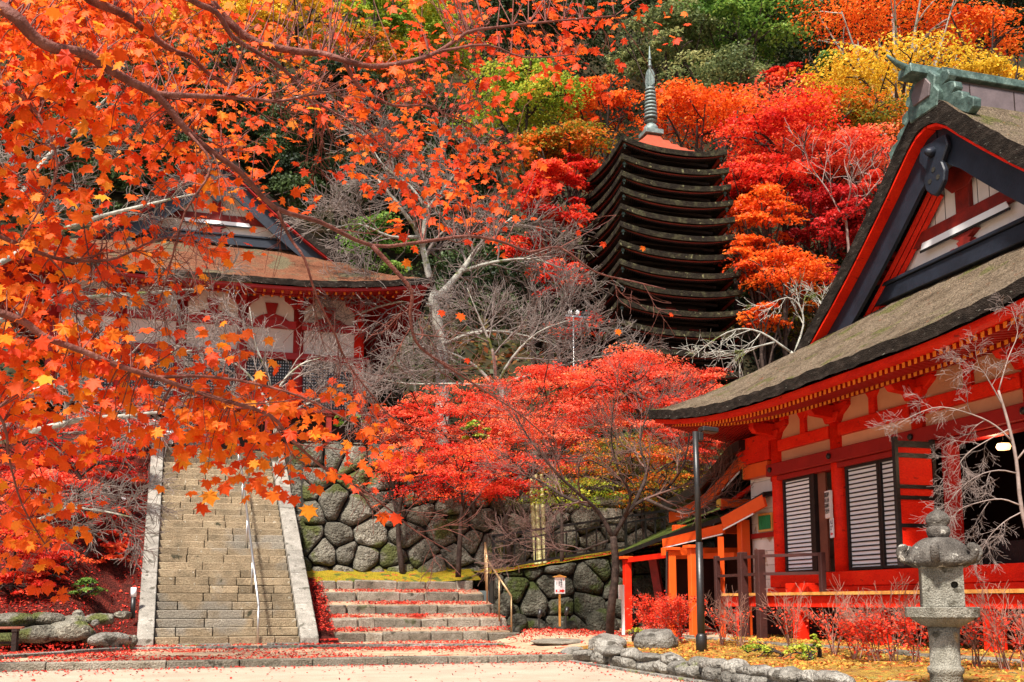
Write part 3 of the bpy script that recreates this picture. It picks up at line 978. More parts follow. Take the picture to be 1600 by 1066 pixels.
def clip_top(cell, f):
    out = []
    for a, b in zip(cell, cell[1:] + cell[:1]):
        da, db = a[1] - f(a[0]), b[1] - f(b[0])
        if da <= 0:
            out.append(a)
        if (da < 0 < db) or (db < 0 < da):
            t = da / (da - db)
            out.append((a[0] + (b[0] - a[0]) * t, a[1] + (b[1] - a[1]) * t))
    return out


rng = random.Random(45)
uw = thing('stone_wall', 'tall grey boulder retaining wall beside the long stairs', 'stone wall', (8.5, 26.2, 1.5))
cells = voronoi(jitter_grid(rng, 2.2, 15.5, 1.45, 5.2, 0.74, 0.50, 0.40), 2.22, 15.6, 1.45, 5.2)
rubble(uw, 'wall_stone', cells, lambda a, b, o: (a, 26.25 + 0.24 * (b - 1.7) - o, b), rng, 0.016, 0.24)
G().prism([(26.22, 1.3), (27.07, 5.13), (28.0, 5.13), (28.0, 1.3)], 2.22, 15.6, plane='yz').build('core', 'joint_dark', uw, off=uw.location)
G().prism([(2.03, 26.5), (2.3, 26.5), (2.3, 29.6), (1.9, 29.6)], 1.0, 3.2, plane='xy').build('corner_fill', 'wall_stone', uw, off=uw.location)
G().prism([(1.99, 27.2), (2.3, 27.2), (2.3, 29.6), (1.9, 29.6)], 3.2, 5.12, plane='xy').build('corner_fill', 'wall_stone', uw, off=uw.location)

rng = random.Random(46)
lw = thing('mossy_wall', 'low dark mossy boulder wall under the moss ramp behind the sign', 'stone wall', (9.5, 24.0, 0.2))
cells = voronoi(jitter_grid(rng, 6.6, 16, 0.1, 3.4, 0.72, 0.52, 0.3), 6.62, 16, 0.1, 3.6)
cells = [c for c in (clip_top(c, lambda a: ramp_z(a) - 0.03) for c in cells) if len(c) > 2]
rubble(lw, 'mossy_stone', cells, lambda a, b, o: (a, 23.92 + 0.10 * b - o, b), rng, 0.018, 0.22)
G().prism([(6.62, 0.0), (16, 0.0), (16, ramp_z(16) - 0.02), (6.62, ramp_z(6.62) - 0.02)], 24.16, 24.6).build('core', 'joint_dark', lw, off=lw.location)
for k, (x, y, z, a, b, c) in enumerate(((6.95, 23.2, 0.42, 0.30, 0.25, 0.30), (6.78, 23.75, 0.85, 0.28, 0.25, 0.40), (7.35, 23.35, 0.35, 0.34, 0.25, 0.22), (6.72, 22.6, 0.30, 0.22, 0.2, 0.18),
                                        (9.1, 23.25, 0.45, 0.42, 0.3, 0.42), (8.2, 23.5, 0.36, 0.36, 0.25, 0.25))):
    boulder('stone', 'mossy_stone', (x, y, z), a, b, c, 70 + k, lw, lw.location)

rng = random.Random(47)
gw = thing('garden_wall', 'low border of pale rough stones along the garden bed', 'stone border', (6.2, 12, 0))
y = 5.2
k = 0
while y < 15.6:
    L = rng.uniform(0.36, 0.70)
    for lay in ((0.09, 0.11),) + (((0.2, 0.08),) if rng.random() < .7 else ()):
        boulder('stone', 'pale_stone', (6.14 + rng.uniform(-.03, .05), y + L / 2 + rng.uniform(-.05, .05), lay[0] + rng.uniform(-.015, .02)), 0.19, L * 0.60, lay[1] + rng.uniform(0, .03), 200 + k, gw, gw.location)
        k += 1
    y += L
for x, y, z, a, b, c in ((6.3, 15.9, 0.16, 0.30, 0.30, 0.22), (6.62, 16.7, 0.22, 0.36, 0.40, 0.25), (7.3, 16.1, 0.32, 0.42, 0.42, 0.28), (6.05, 16.4, 0.1, 0.22, 0.24, 0.13), (6.2, 17.2, 0.1, 0.26, 0.22, 0.12)):
    boulder('stone', 'pale_stone', (x, y, z), a, b, c, 260 + k, gw, gw.location)
    k += 1
y = 5.0
while y < 16.3:
    L = rng.uniform(0.5, 0.9)
    part_box('channel_slab', 'pale_stone', gw, 5.80 - gw.location.x, 5.90 - gw.location.x, y - 12 + .006, y + L - 12 - .006, -0.02, 0.025 + rng.uniform(0, .012), 0.006)
    y += L
tag(boulder('stepping_slab', 'ashlar', (6.75, 19.6, 0.20), 0.55, 0.75, 0.07, 300), 'broad flat mossy slab lying before the side steps, near the sign', 'stone slab')

rng = random.Random(48)
bw = thing('boulder_wall', 'low wall of dark lichened boulders under the red leaf bank', 'stone wall', (-2.9, 20.9, 0.1))
for k, (px, py, yy, a, b, c) in enumerate(((22, 972, 20.75, 0.50, 0.35, 0.17), (75, 968, 20.75, 0.34, 0.30, 0.16), (118, 970, 20.75, 0.24, 0.26, 0.12), (123, 961, 20.85, 0.12, 0.2, 0.10), (158, 967, 20.75, 0.33, 0.30, 0.13),
                                          (62, 992, 20.5, 0.52, 0.36, 0.19), (112, 987, 20.5, 0.48, 0.36, 0.21), (10, 1000, 20.4, 0.3, 0.3, 0.15), (-60, 985, 20.5, 0.6, 0.4, 0.28), (192, 962, 20.85, 0.18, 0.2, 0.09),
                                          (138, 1000, 20.6, 0.12, 0.18, 0.2), (205, 1001, 20.8, 0.12, 0.14, 0.13))):
    boulder('stone', 'wall_stone', at_y(px, py, yy), a, b, c, 310 + k, bw, bw.location)
tag(boulder('boulder', 'pale_stone', at_y(171, 1001, 20.3), 0.38, 0.26, 0.17, 340), 'squat grey boulder at the left foot of the long stairs', 'boulder')
tag(boulder('stone_chip', 'pale_stone', at_y(149, 974, 20.2), 0.08, 0.07, 0.075, 341), 'small pale square stone lying on the leaves by the boulders', 'stone')

# ================================================================== halls with thatched hip-and-gable roofs
UE, VE, ZE, HH = 6.55, -1.95, 4.62, 4.88


def eave_lift(u_):
    return 0.50 * max(0, (abs(u_) - 1.2) / (UE - 1.2)) ** 2.2


def roof_top(u_, v_, upper=False):
    du = UE - abs(u_)
    dv = v_ - VE
    t = max(0, du) / UE
    z = ZE + HH * (0.62 * t + 0.38 * t * t)
    if not upper:
        z = min(z, ZE + 0.60 * dv + 0.015 * dv * dv)
    b = max(0, 1 - dv / 4.0)
    z += eave_lift(u_) * b * b
    return z


def build_hall(t, thatch, edge, plast, board, redm, seed, full=True):
    rng = random.Random(seed)
    wob = lambda: rng.uniform(-.018, .018)
    # roof: front and side skirts, then the gabled upper roof riding on them
    us = [-UE + 2 * UE * i / 64 for i in range(65)]
    g = G()
    P = [[(u_, VE + (1.1 - VE) * j / 16, roof_top(u_, VE + (1.1 - VE) * j / 16) + wob()) for u_ in us] for j in range(17)]
    g.shell(P, 0.19)
    for sg in (-1, 1):
        P = [[(sg * (4.2 + (UE - 4.2) * i / 12), 1.1 + 8 * j / 8, roof_top(sg * (4.2 + (UE - 4.2) * i / 12), 1.1 + 8 * j / 8) + wob()) for i in range(13)] for j in range(9)]
        g.shell(P, 0.19)
    rf = g.build('lower_roof', [thatch, edge], t, smooth=False)
    g = G()
    U2 = 4.5
    P = []
    for j in range(9):
        v_ = 0.22 + 8.9 * (j / 8) ** 1.5
        P.append([(-U2 + 2 * U2 * i / 56, v_, roof_top(-U2 + 2 * U2 * i / 56, 5, True) + 0.05 + wob() - 0.25 * max(0, 1 - abs(-U2 + 2 * U2 * i / 56) / 0.5) ** 2) for i in range(57)])
    g.shell(P, lambda q: 0.30 + 0.12 * (1 - abs(q[0]) / U2))
    g.build('upper_roof', [thatch, edge], t)
    # ridge with its end ornament
    rd = part_box('ridge', 'copper_sheet', t, -0.30, 0.30, 0.55, 9.2, 9.15, 9.55, 0.01)
    part_box('ridge_cap', 'verdigris', rd, -0.36, 0.36, 0.35, 9.3, 9.62, 9.76, 0.012)
    part_box('ridge_course', 'copper_sheet', rd, -0.25, 0.25, 0.5, 9.25, 9.553, 9.618)
    if full:
        for k in range(9):
            part_box('ridge_seam', 'dark_timber', rd, 0.302, 0.306, 0.9 + k * 0.9, 0.92 + k * 0.9, 9.15, 9.55)
        g = G()
        prof = [(-0.34, 9.06), (0.34, 9.06), (0.40, 9.30), (0.30, 9.44), (0.34, 9.60), (0.20, 9.76), (-0.20, 9.76), (-0.34, 9.60), (-0.30, 9.44), (-0.40, 9.30)]
        g.prism(prof, 0.20, 0.54)
        on = g.build('ridge_end', 'verdigris', t, bevel=0.02)
        G().prism([(-0.2, 9.3), (0.2, 9.3), (0.24, 9.5), (0.12, 9.66), (-0.12, 9.66), (-0.24, 9.5)], 0.17, 0.22).build('face_plate', 'copper_sheet', on, bevel=0.01)
        for sg in (-1, 1):
            fin = [(0.30, 9.60), (0.40, 9.66), (0.52, 9.62), (0.56, 9.52), (0.50, 9.44), (0.42, 9.42), (0.54, 9.40), (0.66, 9.34), (0.68, 9.23), (0.60, 9.17), (0.72, 9.15), (0.82, 9.08), (0.82, 8.98), (0.94, 8.96), (1.06, 8.86), (1.04, 8.72), (0.92, 8.66), (0.30, 9.10)]
            G().prism([(sg * a_, b_) for a_, b_ in fin], 0.30, 0.46).build('side_fin', 'verdigris', on, bevel=0.025)
        G().tube([(0, 0.5, 9.76), (0, 0.1, 9.80), (0, -0.25, 9.90), (0, -0.45, 10.02)], [0.07, 0.07, 0.05, 0.02], 8).build('finial', 'verdigris', on, True)
        G().prism([(-0.18, 9.70), (0.18, 9.70), (0.16, 9.86), (-0.16, 9.86)], -0.12, 0.5).build('ridge_board', 'verdigris', on, bevel=0.01)
    # bargeboards
    nS = 18
    for sg in (-1, 1):
        for nm, m, va, vb, o0, o1 in (('verge_soffit', redm, 0.25, 0.46, 0.012, 0.06), ('bargeboard', 'navy_lacquer', 0.465, 0.54, 0.02, 0.50), ('inner_strip', 'navy_lacquer', 0.56, 0.70, 0.05, 0.30)):
            g = G()
            rows = []
            for i in range(nS + 1):
                a = 0.015 + (4.25 - 0.015) * i / nS
                zt = roof_top(a, 5, True) + 0.05 - (0.30 + 0.12 * (1 - a / U2)) - 0.25 * max(0, 1 - a / 0.5) ** 2
                slope = (roof_top(a - .05, 5, True) - roof_top(a + .05, 5, True)) / 0.1
                k = math.sqrt(1 + slope * slope)
                rows.append((sg * a, zt - o0, zt - o1 * (k if o1 > 0.2 else 1)))
            V, F = [], []
            for x, za, zb in rows:
                V += [(x, va, za), (x, va, zb), (x, vb, zb), (x, vb, za)]
            for i in range(nS):
                for q in range(4):
                    F.append((i * 4 + q, i * 4 + (q + 1) % 4, i * 4 + 4 + (q + 1) % 4, i * 4 + 4 + q))
            F += [(0, 3, 2, 1), (nS * 4, nS * 4 + 1, nS * 4 + 2, nS * 4 + 3)]
            g.add(V, F)
            g.build(nm, m, t)
        if full:
            for k, (o, v_) in enumerate(((0.50, 0.74), (0.56, 0.82), (0.62, 0.90))):
                pts = []
                for i in range(11):
                    a = 0.5 + 3.2 * i / 10
                    slope = (roof_top(a - .05, 5, True) - roof_top(a + .05, 5, True)) / 0.1
                    pts.append((sg * a, v_, roof_top(a, 5, True) - 0.36 - o * math.sqrt(1 + slope * slope) * 0.8))
                G().tube(pts, 0.055, 4).build('verge_purlin', redm, t)
    # gable wall
    gz = lambda a: roof_top(a, 5, True) - 0.5
    g = G()
    V = [(-3.9, 0.98, 6.45)] + [(-3.9 + 7.8 * i / 20, 0.98, max(6.46, gz(-3.9 + 7.8 * i / 20))) for i in range(21)] + [(3.9, 0.98, 6.45)]
    g.prism([(a, c) for a, b, c in V], 0.98, 1.06)
    gw_ = g.build('gable_wall', board, t)
    if full:
        for k in range(-14, 15):
            if abs(k * 0.26) > 3.4 or abs(k * .26) < .2:
                continue
            part_box('board_seam', 'dark_timber', gw_, k * 0.26 - 0.005, k * 0.26 + 0.005, 0.974, 0.979, 7.32, min(8.4, gz(k * 0.26)))
    part_box('gable_sill', 'navy_lacquer', t, -3.3, 3.3, 0.74, 0.97, 6.44, 6.73, 0.015)
    part_box('gable_sill_cap', 'navy_lacquer', t, -3.35, 3.35, 0.70, 0.97, 6.735, 6.80, 0.01)
    part_box('gable_king_post', 'old_red_wood' if full else redm, t, -0.16, 0.16, 0.88, 0.976, 7.44, 8.5, 0.01)
    if full:
        G().prism([(-0.42, 8.06), (-0.2, 7.84), (0.2, 7.84), (0.42, 8.06), (0.42, 8.2), (0.25, 8.3), (-0.25, 8.3), (-0.42, 8.2)], 0.85, 0.878).build('post_bracket', 'old_red_wood', t, bevel=0.01)
    arc = [(-1.5, 7.20), (-1.15, 7.22), (1.15, 7.22), (1.5, 7.20), (1.9, 6.98), (1.95, 7.22), (1.4, 7.46), (-1.4, 7.46), (-1.95, 7.22), (-1.9, 6.98)]
    G().prism(arc, 0.86, 0.975).build('rainbow_beam', 'old_red_wood', t, bevel=0.012)
    G().prism([(-1.04, 7.12), (-0.98, 7.235), (1.0, 7.235), (1.06, 7.12)], 0.84, 0.858).build('white_inlay', 'paper_white', t)
    part_box('inlay_line', 'black_lacquer', t, -1.05, 1.07, 0.835, 0.859, 7.075, 7.115)
    fl = [(-0.36, 0), (-0.34, 0.09), (-0.24, 0.10), (-0.2, 0.05), (-0.13, 0.10), (-0.18, 0.17), (-0.10, 0.20), (-0.17, 0.24), (-0.30, 0.31), (0.30, 0.31), (0.17, 0.24), (0.10, 0.20), (0.18, 0.17), (0.13, 0.10), (0.2, 0.05), (0.24, 0.10), (0.34, 0.09), (0.36, 0)]
    G().prism([(a_, 6.802 + b_ * 0.88) for a_, b_ in fl], 0.86, 0.975).build('frog_leg_strut', 'old_red_wood', t, bevel=0.006)
    for sg in (-1, 1):
        g = G()
        for k in range(4):
            a, z0 = 1.62 + 0.14 * k, 7.30 - 0.13 * k
            g.box(min(sg * a, sg * (a + 0.62)), max(sg * a, sg * (a + 0.62)), 0.62 - .03 * k, 0.97, z0 - 0.11, z0)
        g.build('gable_bracket', 'old_red_wood', t, bevel=0.012)
    # pendant under the apex
    pend = [(-0.30, 8.62), (-0.36, 8.40), (-0.20, 8.18), (-0.26, 8.02), (-0.22, 7.84), (-0.10, 7.72), (0, 7.66), (0.10, 7.72), (0.22, 7.84), (0.26, 8.02), (0.20, 8.18), (0.36, 8.40), (0.30, 8.62)]
    pn = G().prism(pend, 0.35, 0.45).build('gable_pendant', 'navy_lacquer', t, bevel=0.02)
    G().tube([(0, 0.35, 8.42), (0, 0.22, 8.42)], [0.10, 0.05], 6).build('boss', 'navy_lacquer', pn, True)
    for a, b in ((-0.10, 7.95), (0.10, 7.95), (0, 8.12)):
        G().tube([(a, 0.352, b), (a, 0.342, b)], 0.045, 8).build('piercing', 'joint_dark', pn)
    # eaves: fascia, two rows of rafters with yellow ends, soffit
    fr = eave_lift
    for nm, m, v0, v1, z0, z1 in (('eave_fascia', redm, VE + 0.09, VE + 0.24, 4.335, 4.425), ('eave_plate', redm, VE + 0.26, VE + 0.7, 4.375, 4.43), ('rafter_plate', redm, VE + 0.94, VE + 1.10, 4.405, 4.47)):
        rows = []
        n = 40
        V, F = [], []
        for i in range(n + 1):
            u_ = (-UE + 0.15) + 2 * (UE - 0.15) * i / n
            k = fr(u_)
            V += [(u_, v0, z0 + k), (u_, v0, z1 + k), (u_, v1, z1 + k), (u_, v1, z0 + k)]
        for i in range(n):
            for q in range(4):
                F.append((i * 4 + q, i * 4 + (q + 1) % 4, i * 4 + 4 + (q + 1) % 4, i * 4 + 4 + q))
        F += [(0, 3, 2, 1), (n * 4, n * 4 + 1, n * 4 + 2, n * 4 + 3)]
        G().add(V, F).build(nm, m, t)
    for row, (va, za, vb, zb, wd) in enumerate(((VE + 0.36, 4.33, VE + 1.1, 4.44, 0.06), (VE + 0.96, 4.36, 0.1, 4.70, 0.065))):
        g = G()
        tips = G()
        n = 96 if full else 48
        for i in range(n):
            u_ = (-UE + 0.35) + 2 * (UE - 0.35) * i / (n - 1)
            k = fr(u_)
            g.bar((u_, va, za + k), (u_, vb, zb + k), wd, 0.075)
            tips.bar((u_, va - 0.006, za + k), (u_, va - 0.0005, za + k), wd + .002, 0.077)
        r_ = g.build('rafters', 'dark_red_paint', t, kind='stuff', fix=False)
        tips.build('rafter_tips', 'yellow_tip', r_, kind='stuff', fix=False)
    for sg in (-1, 1):
        g = G()
        n = 44
        for i in range(n):
            v_ = 0.2 + 8.2 * i / (n - 1)
            g.bar((sg * (UE - 0.2), v_, 4.34), (sg * 4.5, v_, 4.76), 0.06, 0.075)
        for i in range(26):
            v_ = VE + 0.3 + 2.0 * i / 25
            g.bar((sg * (UE - 0.2), v_, 4.36 + .42 * (1 - i / 25)), (sg * (4.6 + .9 * (1 - i / 25)), v_, 4.74), 0.06, 0.075)
        g.build('side_rafters', 'dark_red_paint', t, kind='stuff', fix=False)
        part_box('side_fascia', redm, t, min(sg * (UE - .24), sg * (UE - .1)), max(sg * (UE - .24), sg * (UE - .1)), VE + 1.6, 8.8, 4.34, 4.43)
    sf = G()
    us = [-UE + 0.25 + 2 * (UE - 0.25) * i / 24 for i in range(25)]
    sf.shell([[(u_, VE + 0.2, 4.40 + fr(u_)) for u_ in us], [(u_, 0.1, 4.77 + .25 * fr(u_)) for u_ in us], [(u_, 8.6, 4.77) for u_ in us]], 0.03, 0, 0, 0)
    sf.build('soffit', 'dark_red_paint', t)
    return rf


def build_bracket(t, u_, m, dark):
    g = G()
    g.prism([(u_ - 0.17, 4.24), (u_ + 0.17, 4.24), (u_ + 0.24, 4.36), (u_ + 0.24, 4.42), (u_ - 0.24, 4.42), (u_ - 0.24, 4.36)], -0.17, 0.17)
    g.prism([(u_ - 0.30, 4.40), (u_ - 0.20, 4.34), (u_ + 0.20, 4.34), (u_ + 0.30, 4.40), (u_ + 0.46, 4.50), (u_ + 0.46, 4.58), (u_ - 0.46, 4.58), (u_ - 0.46, 4.50)], -0.12, 0.12)
    b = g.build('bracket', m, t, bevel=0.01)
    G().prism([(-0.62, 4.46), (-0.55, 4.36), (-0.2, 4.32), (-0.1, 4.32), (-0.1, 4.56), (-0.62, 4.56)], u_ - 0.09, u_ + 0.09, plane='yz').build('nose_arm', m, b, bevel=0.01)
    for s in (-1, 0, 1):
        part_box('bearing_block', m, b, u_ + s * 0.38 - 0.09, u_ + s * 0.38 + 0.09, -0.15, 0.15, 4.585, 4.665, 0.012)


# ------------------------------------------------------------------ the vermilion shrine hall on the right
hall = thing('shrine_hall', 'vermilion shrine hall with thatched gable roof and black-slatted doors', 'shrine building', (10.95, 13.6, 0), -pi / 2)
build_hall(hall, 'thatch', 'thatch_edge', 'plaster', 'white_board', 'vermilion', 5)
CU = [-4.54, -2.48, -0.20, 2.2, 4.5]
for u_ in CU:
    G().tube([(u_, 0, 1.16), (u_, 0, 4.26)], 0.155, 14).build('column', 'vermilion', hall, True)
    build_bracket(hall, u_, 'vermilion', 'dark_red_paint')
part_box('sill_beam', 'vermilion', hall, -4.7, 4.7, -0.20, 0.10, 1.27, 1.53, 0.012)
part_box('base_beam', 'vermilion', hall, -4.7, 4.7, -0.26, 0.12, 1.165, 1.262, 0.01)
part_box('lintel', 'dark_red_paint', hall, -4.72, 4.72, -0.205, 0.12, 3.50, 3.74, 0.012)
part_box('under_lintel', 'dark_red_paint', hall, -4.7, 4.7, -0.12, 0.10, 3.40, 3.495, 0.008)
part_box('eave_purlin', 'vermilion', hall, -5.6, 5.6, -0.13, 0.13, 4.668, 4.75, 0.01)
for a, b in zip(CU[:-1], CU[1:]):
    part_box('tie_beam', 'vermilion', hall, a + 0.15, b - 0.15, -0.12, 0.10, 3.98, 4.21, 0.012)
    part_box('plaster_panel', 'plaster', hall, a + 0.1, b - 0.1, -0.03, 0.03, 3.74, 3.98)
    part_box('upper_plaster_panel', 'plaster', hall, a + 0.1, b - 0.1, -0.03, 0.03, 4.21, 4.68)
    c = (a + b) / 2
    G().prism([(c - 0.09, 4.21), (c + 0.09, 4.21), (c + 0.08, 4.50), (c + 0.16, 4.60), (c + 0.16, 4.66), (c - 0.16, 4.66), (c - 0.16, 4.60), (c - 0.08, 4.50)], -0.10, 0.08).build('short_strut', 'vermilion', hall, bevel=0.008)
for u_ in CU:
    s = G().lathe([(0.055, 0), (0.055, 0.03), (0.03, 0.05)], 8)
    s.v = [(u_ + a, -0.21 - c, 3.62 + b) for a, b, c in s.v]
    s.build('nail_cover', 'black_lacquer', hall)
# side wall of white boards towards the porch, dark inside, floor
for k in range(8):
    part_box('wall_board', 'white_board', hall, -4.60, -4.54, 0.17, 4.0, 1.55 + 0.34 * k + .004, 1.55 + 0.34 * (k + 1) - .004)
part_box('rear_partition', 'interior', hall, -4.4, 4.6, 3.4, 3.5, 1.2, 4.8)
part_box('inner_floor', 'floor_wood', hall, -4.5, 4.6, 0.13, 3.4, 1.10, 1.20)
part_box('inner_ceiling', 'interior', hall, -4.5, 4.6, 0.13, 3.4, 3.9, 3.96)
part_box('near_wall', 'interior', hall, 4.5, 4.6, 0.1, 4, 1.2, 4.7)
part_box('inner_panel', 'dark_red_paint', hall, -3.0, -2.0, 1.2, 1.26, 1.2, 3.4)


def lattice(u0, u1, z0, z1, v_=-0.02, split=True, parent=hall, name='lattice_door'):
    d = part_box(name, 'paper_white', parent, u0 + 0.03, u1 - 0.03, v_ + 0.01, v_ + 0.03, z0 + 0.03, z1 - 0.03)
    for a, b, c, e in ((u0, u0 + 0.055, z0, z1), (u1 - 0.055, u1, z0, z1), (u0 + 0.055, u1 - 0.055, z0, z0 + 0.05), (u0 + 0.055, u1 - 0.055, z1 - 0.05, z1)):
        part_box('frame', 'black_lacquer', d, a, b, v_ - 0.03, v_ + 0.045, c, e)
    n = 22
    me = None
    for k in range(n):
        zc = z0 + 0.05 + (z1 - z0 - 0.10) * (k + 0.5) / n
        if me is None:
            s = part_box('slat', 'black_lacquer', d, u0 + 0.055, u1 - 0.055, v_ - 0.006, v_ + 0.009, -0.012, 0.012)
            me = s.data
            s.location.z = zc
        else:
            ob('slat', me, d, (0, 0, zc))
    return d


lattice(-4.36, -3.36, 1.55, 3.40)
lattice(-2.26, -1.30, 1.55, 3.40)
lattice(-1.29, -0.36, 1.55, 3.40)
part_box('door_stile', 'black_lacquer', hall, -3.34, -3.24, -0.06, 0.04, 1.55, 3.40)
part_box('sliding_panel', 'floor_wood', hall, -3.23, -2.98, 0.02, 0.06, 1.55, 3.40)
for z0, z1 in ((1.8, 1.84), (2.3, 2.34)):
    part_box('shelf', 'dark_red_paint', hall, -3.0, -2.66, 0.5, 0.9, z0, z1)
# swung-open red door leaf with black frame
leaf = part_box('open_door', 'vermilion', hall, 0.27, 0.30, -0.86, -0.22, 1.58, 3.46)
for a, b, c, e in ((-0.92, -0.86, 1.53, 3.52), (-0.24, -0.18, 1.55, 3.50), (-0.86, -0.24, 1.55, 1.63), (-0.86, -0.24, 3.36, 3.46), (-0.86, -0.24, 2.12, 2.18), (-0.86, -0.24, 2.55, 2.61), (-0.86, -0.24, 2.72, 2.78), (-0.86, -0.24, 3.20, 3.27)):
    part_box('door_rail', 'black_lacquer', leaf, 0.25, 0.325, a, b, c, e)
part_box('door_jamb', 'dark_red_paint', hall, 0.36, 0.5, -0.1, 0.12, 1.53, 3.40)
part_box('dark_wainscot', 'black_lacquer', hall, 0.42, 4.4, 0.5, 0.55, 1.2, 1.9)
# veranda
VZ = 1.155
for k in range(9):
    part_box('veranda_plank', 'floor_wood', hall, -5.05, 5.2, -1.10 + 0.094 * k + .002, -1.10 + 0.094 * (k + 1) - .002, VZ - 0.05, VZ)
n = 38
for k in range(n):
    a = -5.05 + 10.25 * k / n
    part_box('plank_end', 'plank_edge', hall, a + .003, a + 10.25 / n - .003, -1.128, -1.104, VZ - 0.048, VZ + 0.004)
part_box('veranda_beam', 'vermilion', hall, -5.0, 5.2, -1.06, -0.90, 0.90, VZ - 0.055, 0.01)
for u_ in CU:
    part_box('veranda_post', 'vermilion', hall, u_ - 0.11, u_ + 0.11, -1.02, -0.82, 0.26, 0.895, 0.01)
    part_box('post_footing', 'ashlar', hall, u_ - 0.2, u_ + 0.2, -1.12, -0.72, 0.12, 0.28, 0.02)
    part_box('inner_post', 'dark_red_paint', hall, u_ - 0.13, u_ + 0.13, 0.05, 0.3, 0.25, 1.16)
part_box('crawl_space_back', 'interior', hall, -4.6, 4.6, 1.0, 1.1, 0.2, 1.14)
# brown railing round the far end of the veranda
rl = [(-4.98, -1.06), (-3.95, -1.06), (-3.30, -1.06), (-2.28, -0.42)]
for k, (u_, v_) in enumerate(rl):
    wdt = 0.075 if k in (1, 2) else 0.05
    part_box('railing_post', 'brown_rail', hall, u_ - wdt, u_ + wdt, v_ - 0.16 - wdt, v_ - 0.16 + wdt, 0.3 if k in (1, 2) else 0.85, (1.90, 1.93, 1.95, 1.86)[k], 0.01)
for z in (1.83, 1.50):
    for a, b in zip(rl[:-1], rl[1:]):
        G().bar((a[0], a[1] - 0.16, z), (b[0], b[1] - 0.16, z), 0.05, 0.055).build('railing_bar', 'brown_rail', hall)
part_box('entrance_step', 'vermilion', hall, -3.45, -2.70, -0.62, -0.26, VZ + 0.003, 1.33, 0.01)
# warm lamp burning inside
lb = G().lathe([(0.02, -0.055), (0.085, -0.045), (0.105, 0), (0.085, 0.045), (0.02, 0.055)], 14)
emit('lamp_glow', (1.0, 0.50, 0.18), 2.2)
lp = thing('ceiling_lamp', 'glowing warm lamp hanging inside the dark doorway of the shrine hall', 'lamp', (11.15, 12.27, 3.26))
lb.build('bulb', 'lamp_glow', lp, True)
G().tube([(0, 0, 0.10), (0, 0, 0.62)], 0.008, 6).build('cord', 'black_metal', lp)
pl = bpy.data.lights.new('lamp_light', 'POINT')
pl.energy = 6
pl.color = (1.0, 0.75, 0.45)
pl.shadow_soft_size = 0.12
plo = bpy.data.objects.new('lamp_light', pl)
COL.objects.link(plo)
plo.parent = lp
plo.location = (-0.2, 0, 0)

# notices on the column between the doors
nb = thing('name_board', 'white wooden board of black lettering on the column between the doors', 'notice', (10.77, 16.20, 2.72), -pi / 2 - 0.25)
part_box('board', 'white_board', nb, -0.13, 0.13, -0.03, 0.03, -0.22, 0.28, 0.005)
for k, s in enumerate(('神廟拝所', '談山神社', '御祈祷受')):
    text('lettering', '\n'.join(s), 'ink', nb, (0.075 - 0.075 * k, -0.034, 0.17), (pi / 2, 0, 0), 0.10, 1.0)
ns = thing('entrance_notice', 'small white entrance notice with a red arrow below the lettered board', 'notice', (10.77, 16.13, 2.34), -pi / 2 - 0.25)
part_box('board', 'paper_white', ns, -0.085, 0.085, -0.01, 0.01, -0.20, 0.155)
text('lettering', '入\n口', 'ink', ns, (-0.02, -0.014, 0.05), (pi / 2, 0, 0), 0.10, 1.1)
text('small_lettering', '拝\n殿\n内', 'ink', ns, (0.055, -0.014, 0.09), (pi / 2, 0, 0), 0.045, 1.1)
G().prism([(-0.06, -0.13), (-0.02, -0.165), (-0.02, -0.145), (0.06, -0.145), (0.06, -0.115), (-0.02, -0.115), (-0.02, -0.095)], -0.015, -0.011).build('arrow', 'red_ink', ns)

# ------------------------------------------------------------------ side porch beyond the hall
porch = thing('side_porch', 'orange side porch with mossy roof and square posts beyond the hall', 'porch', (10.4, 20.5, 0.25))
po = porch.location


def pw(name, m, g, **kw):
    return g.build(name, m, porch, off=po, **kw)


for px, zt, yb in ((980, 2.02, 23.3), (1049, 2.12, 20.9), (1083, 2.12, 19.9)):
    v = at_y(px, 900, yb)
    pw('post', 'orange_paint' if px != 980 else 'vermilion', G().box(v.x - .085, v.x + .085, v.y - .085, v.y + .085, 0.2, zt), bevel=0.01)
    pw('post_cap', 'orange_paint', G().box(v.x - .16, v.x + .16, v.y - .16, v.y + .16, zt + .002, zt + 0.07), bevel=0.01)
v = at_y(1127, 880, 18.75)
pw('slender_post', 'orange_paint', G().box(v.x - .045, v.x + .045, v.y - .045, v.y + .045, 0.2, 2.3))
v = at_y(1163, 880, 19.3)
pw('rear_post', 'orange_paint', G().box(v.x - .10, v.x + .10, v.y - .10, v.y + .10, 0.3, 2.7), bevel=0.01)
a, b, c = at_y(1195, 782, 18.35), at_y(1130, 822, 19.5), at_y(1037, 849, 21.6)
pw('fascia_board', 'orange_paint', G().bar(a, b + Vector((0, 0, .06)), 0.07, 0.25))
pw('fascia_board', 'orange_paint', G().bar(b + Vector((0, -0.02, -.05)), c, 0.07, 0.19))
dn = Vector((0, 0, -0.14))
pw('white_trim', 'paper_white', G().bar(a.lerp(b, .25) + dn + Vector((-.02, 0, 0)), b + dn + Vector((-.02, 0, 0.05)), 0.02, 0.025))
pw('white_trim', 'paper_white', G().bar(b + dn + Vector((-.02, 0, -.03)), c + dn + Vector((-.02, 0, .03)), 0.02, 0.025))
L_, Rr = at_y(962, 871, 24.0), at_y(1062, 824, 25.6)
up = Vector((0, 0, 0.17))
far = a + Vector((2.0, 0.5, 0.3))
rows = [[c + up, b + up + Vector((0, 0, .03)), a + up], [L_.lerp(c, .5) + up * .7, (Rr + b) / 2 + up, far + up], [L_ + up * .5, Rr + up, far + Vector((1, 3, .6))]]
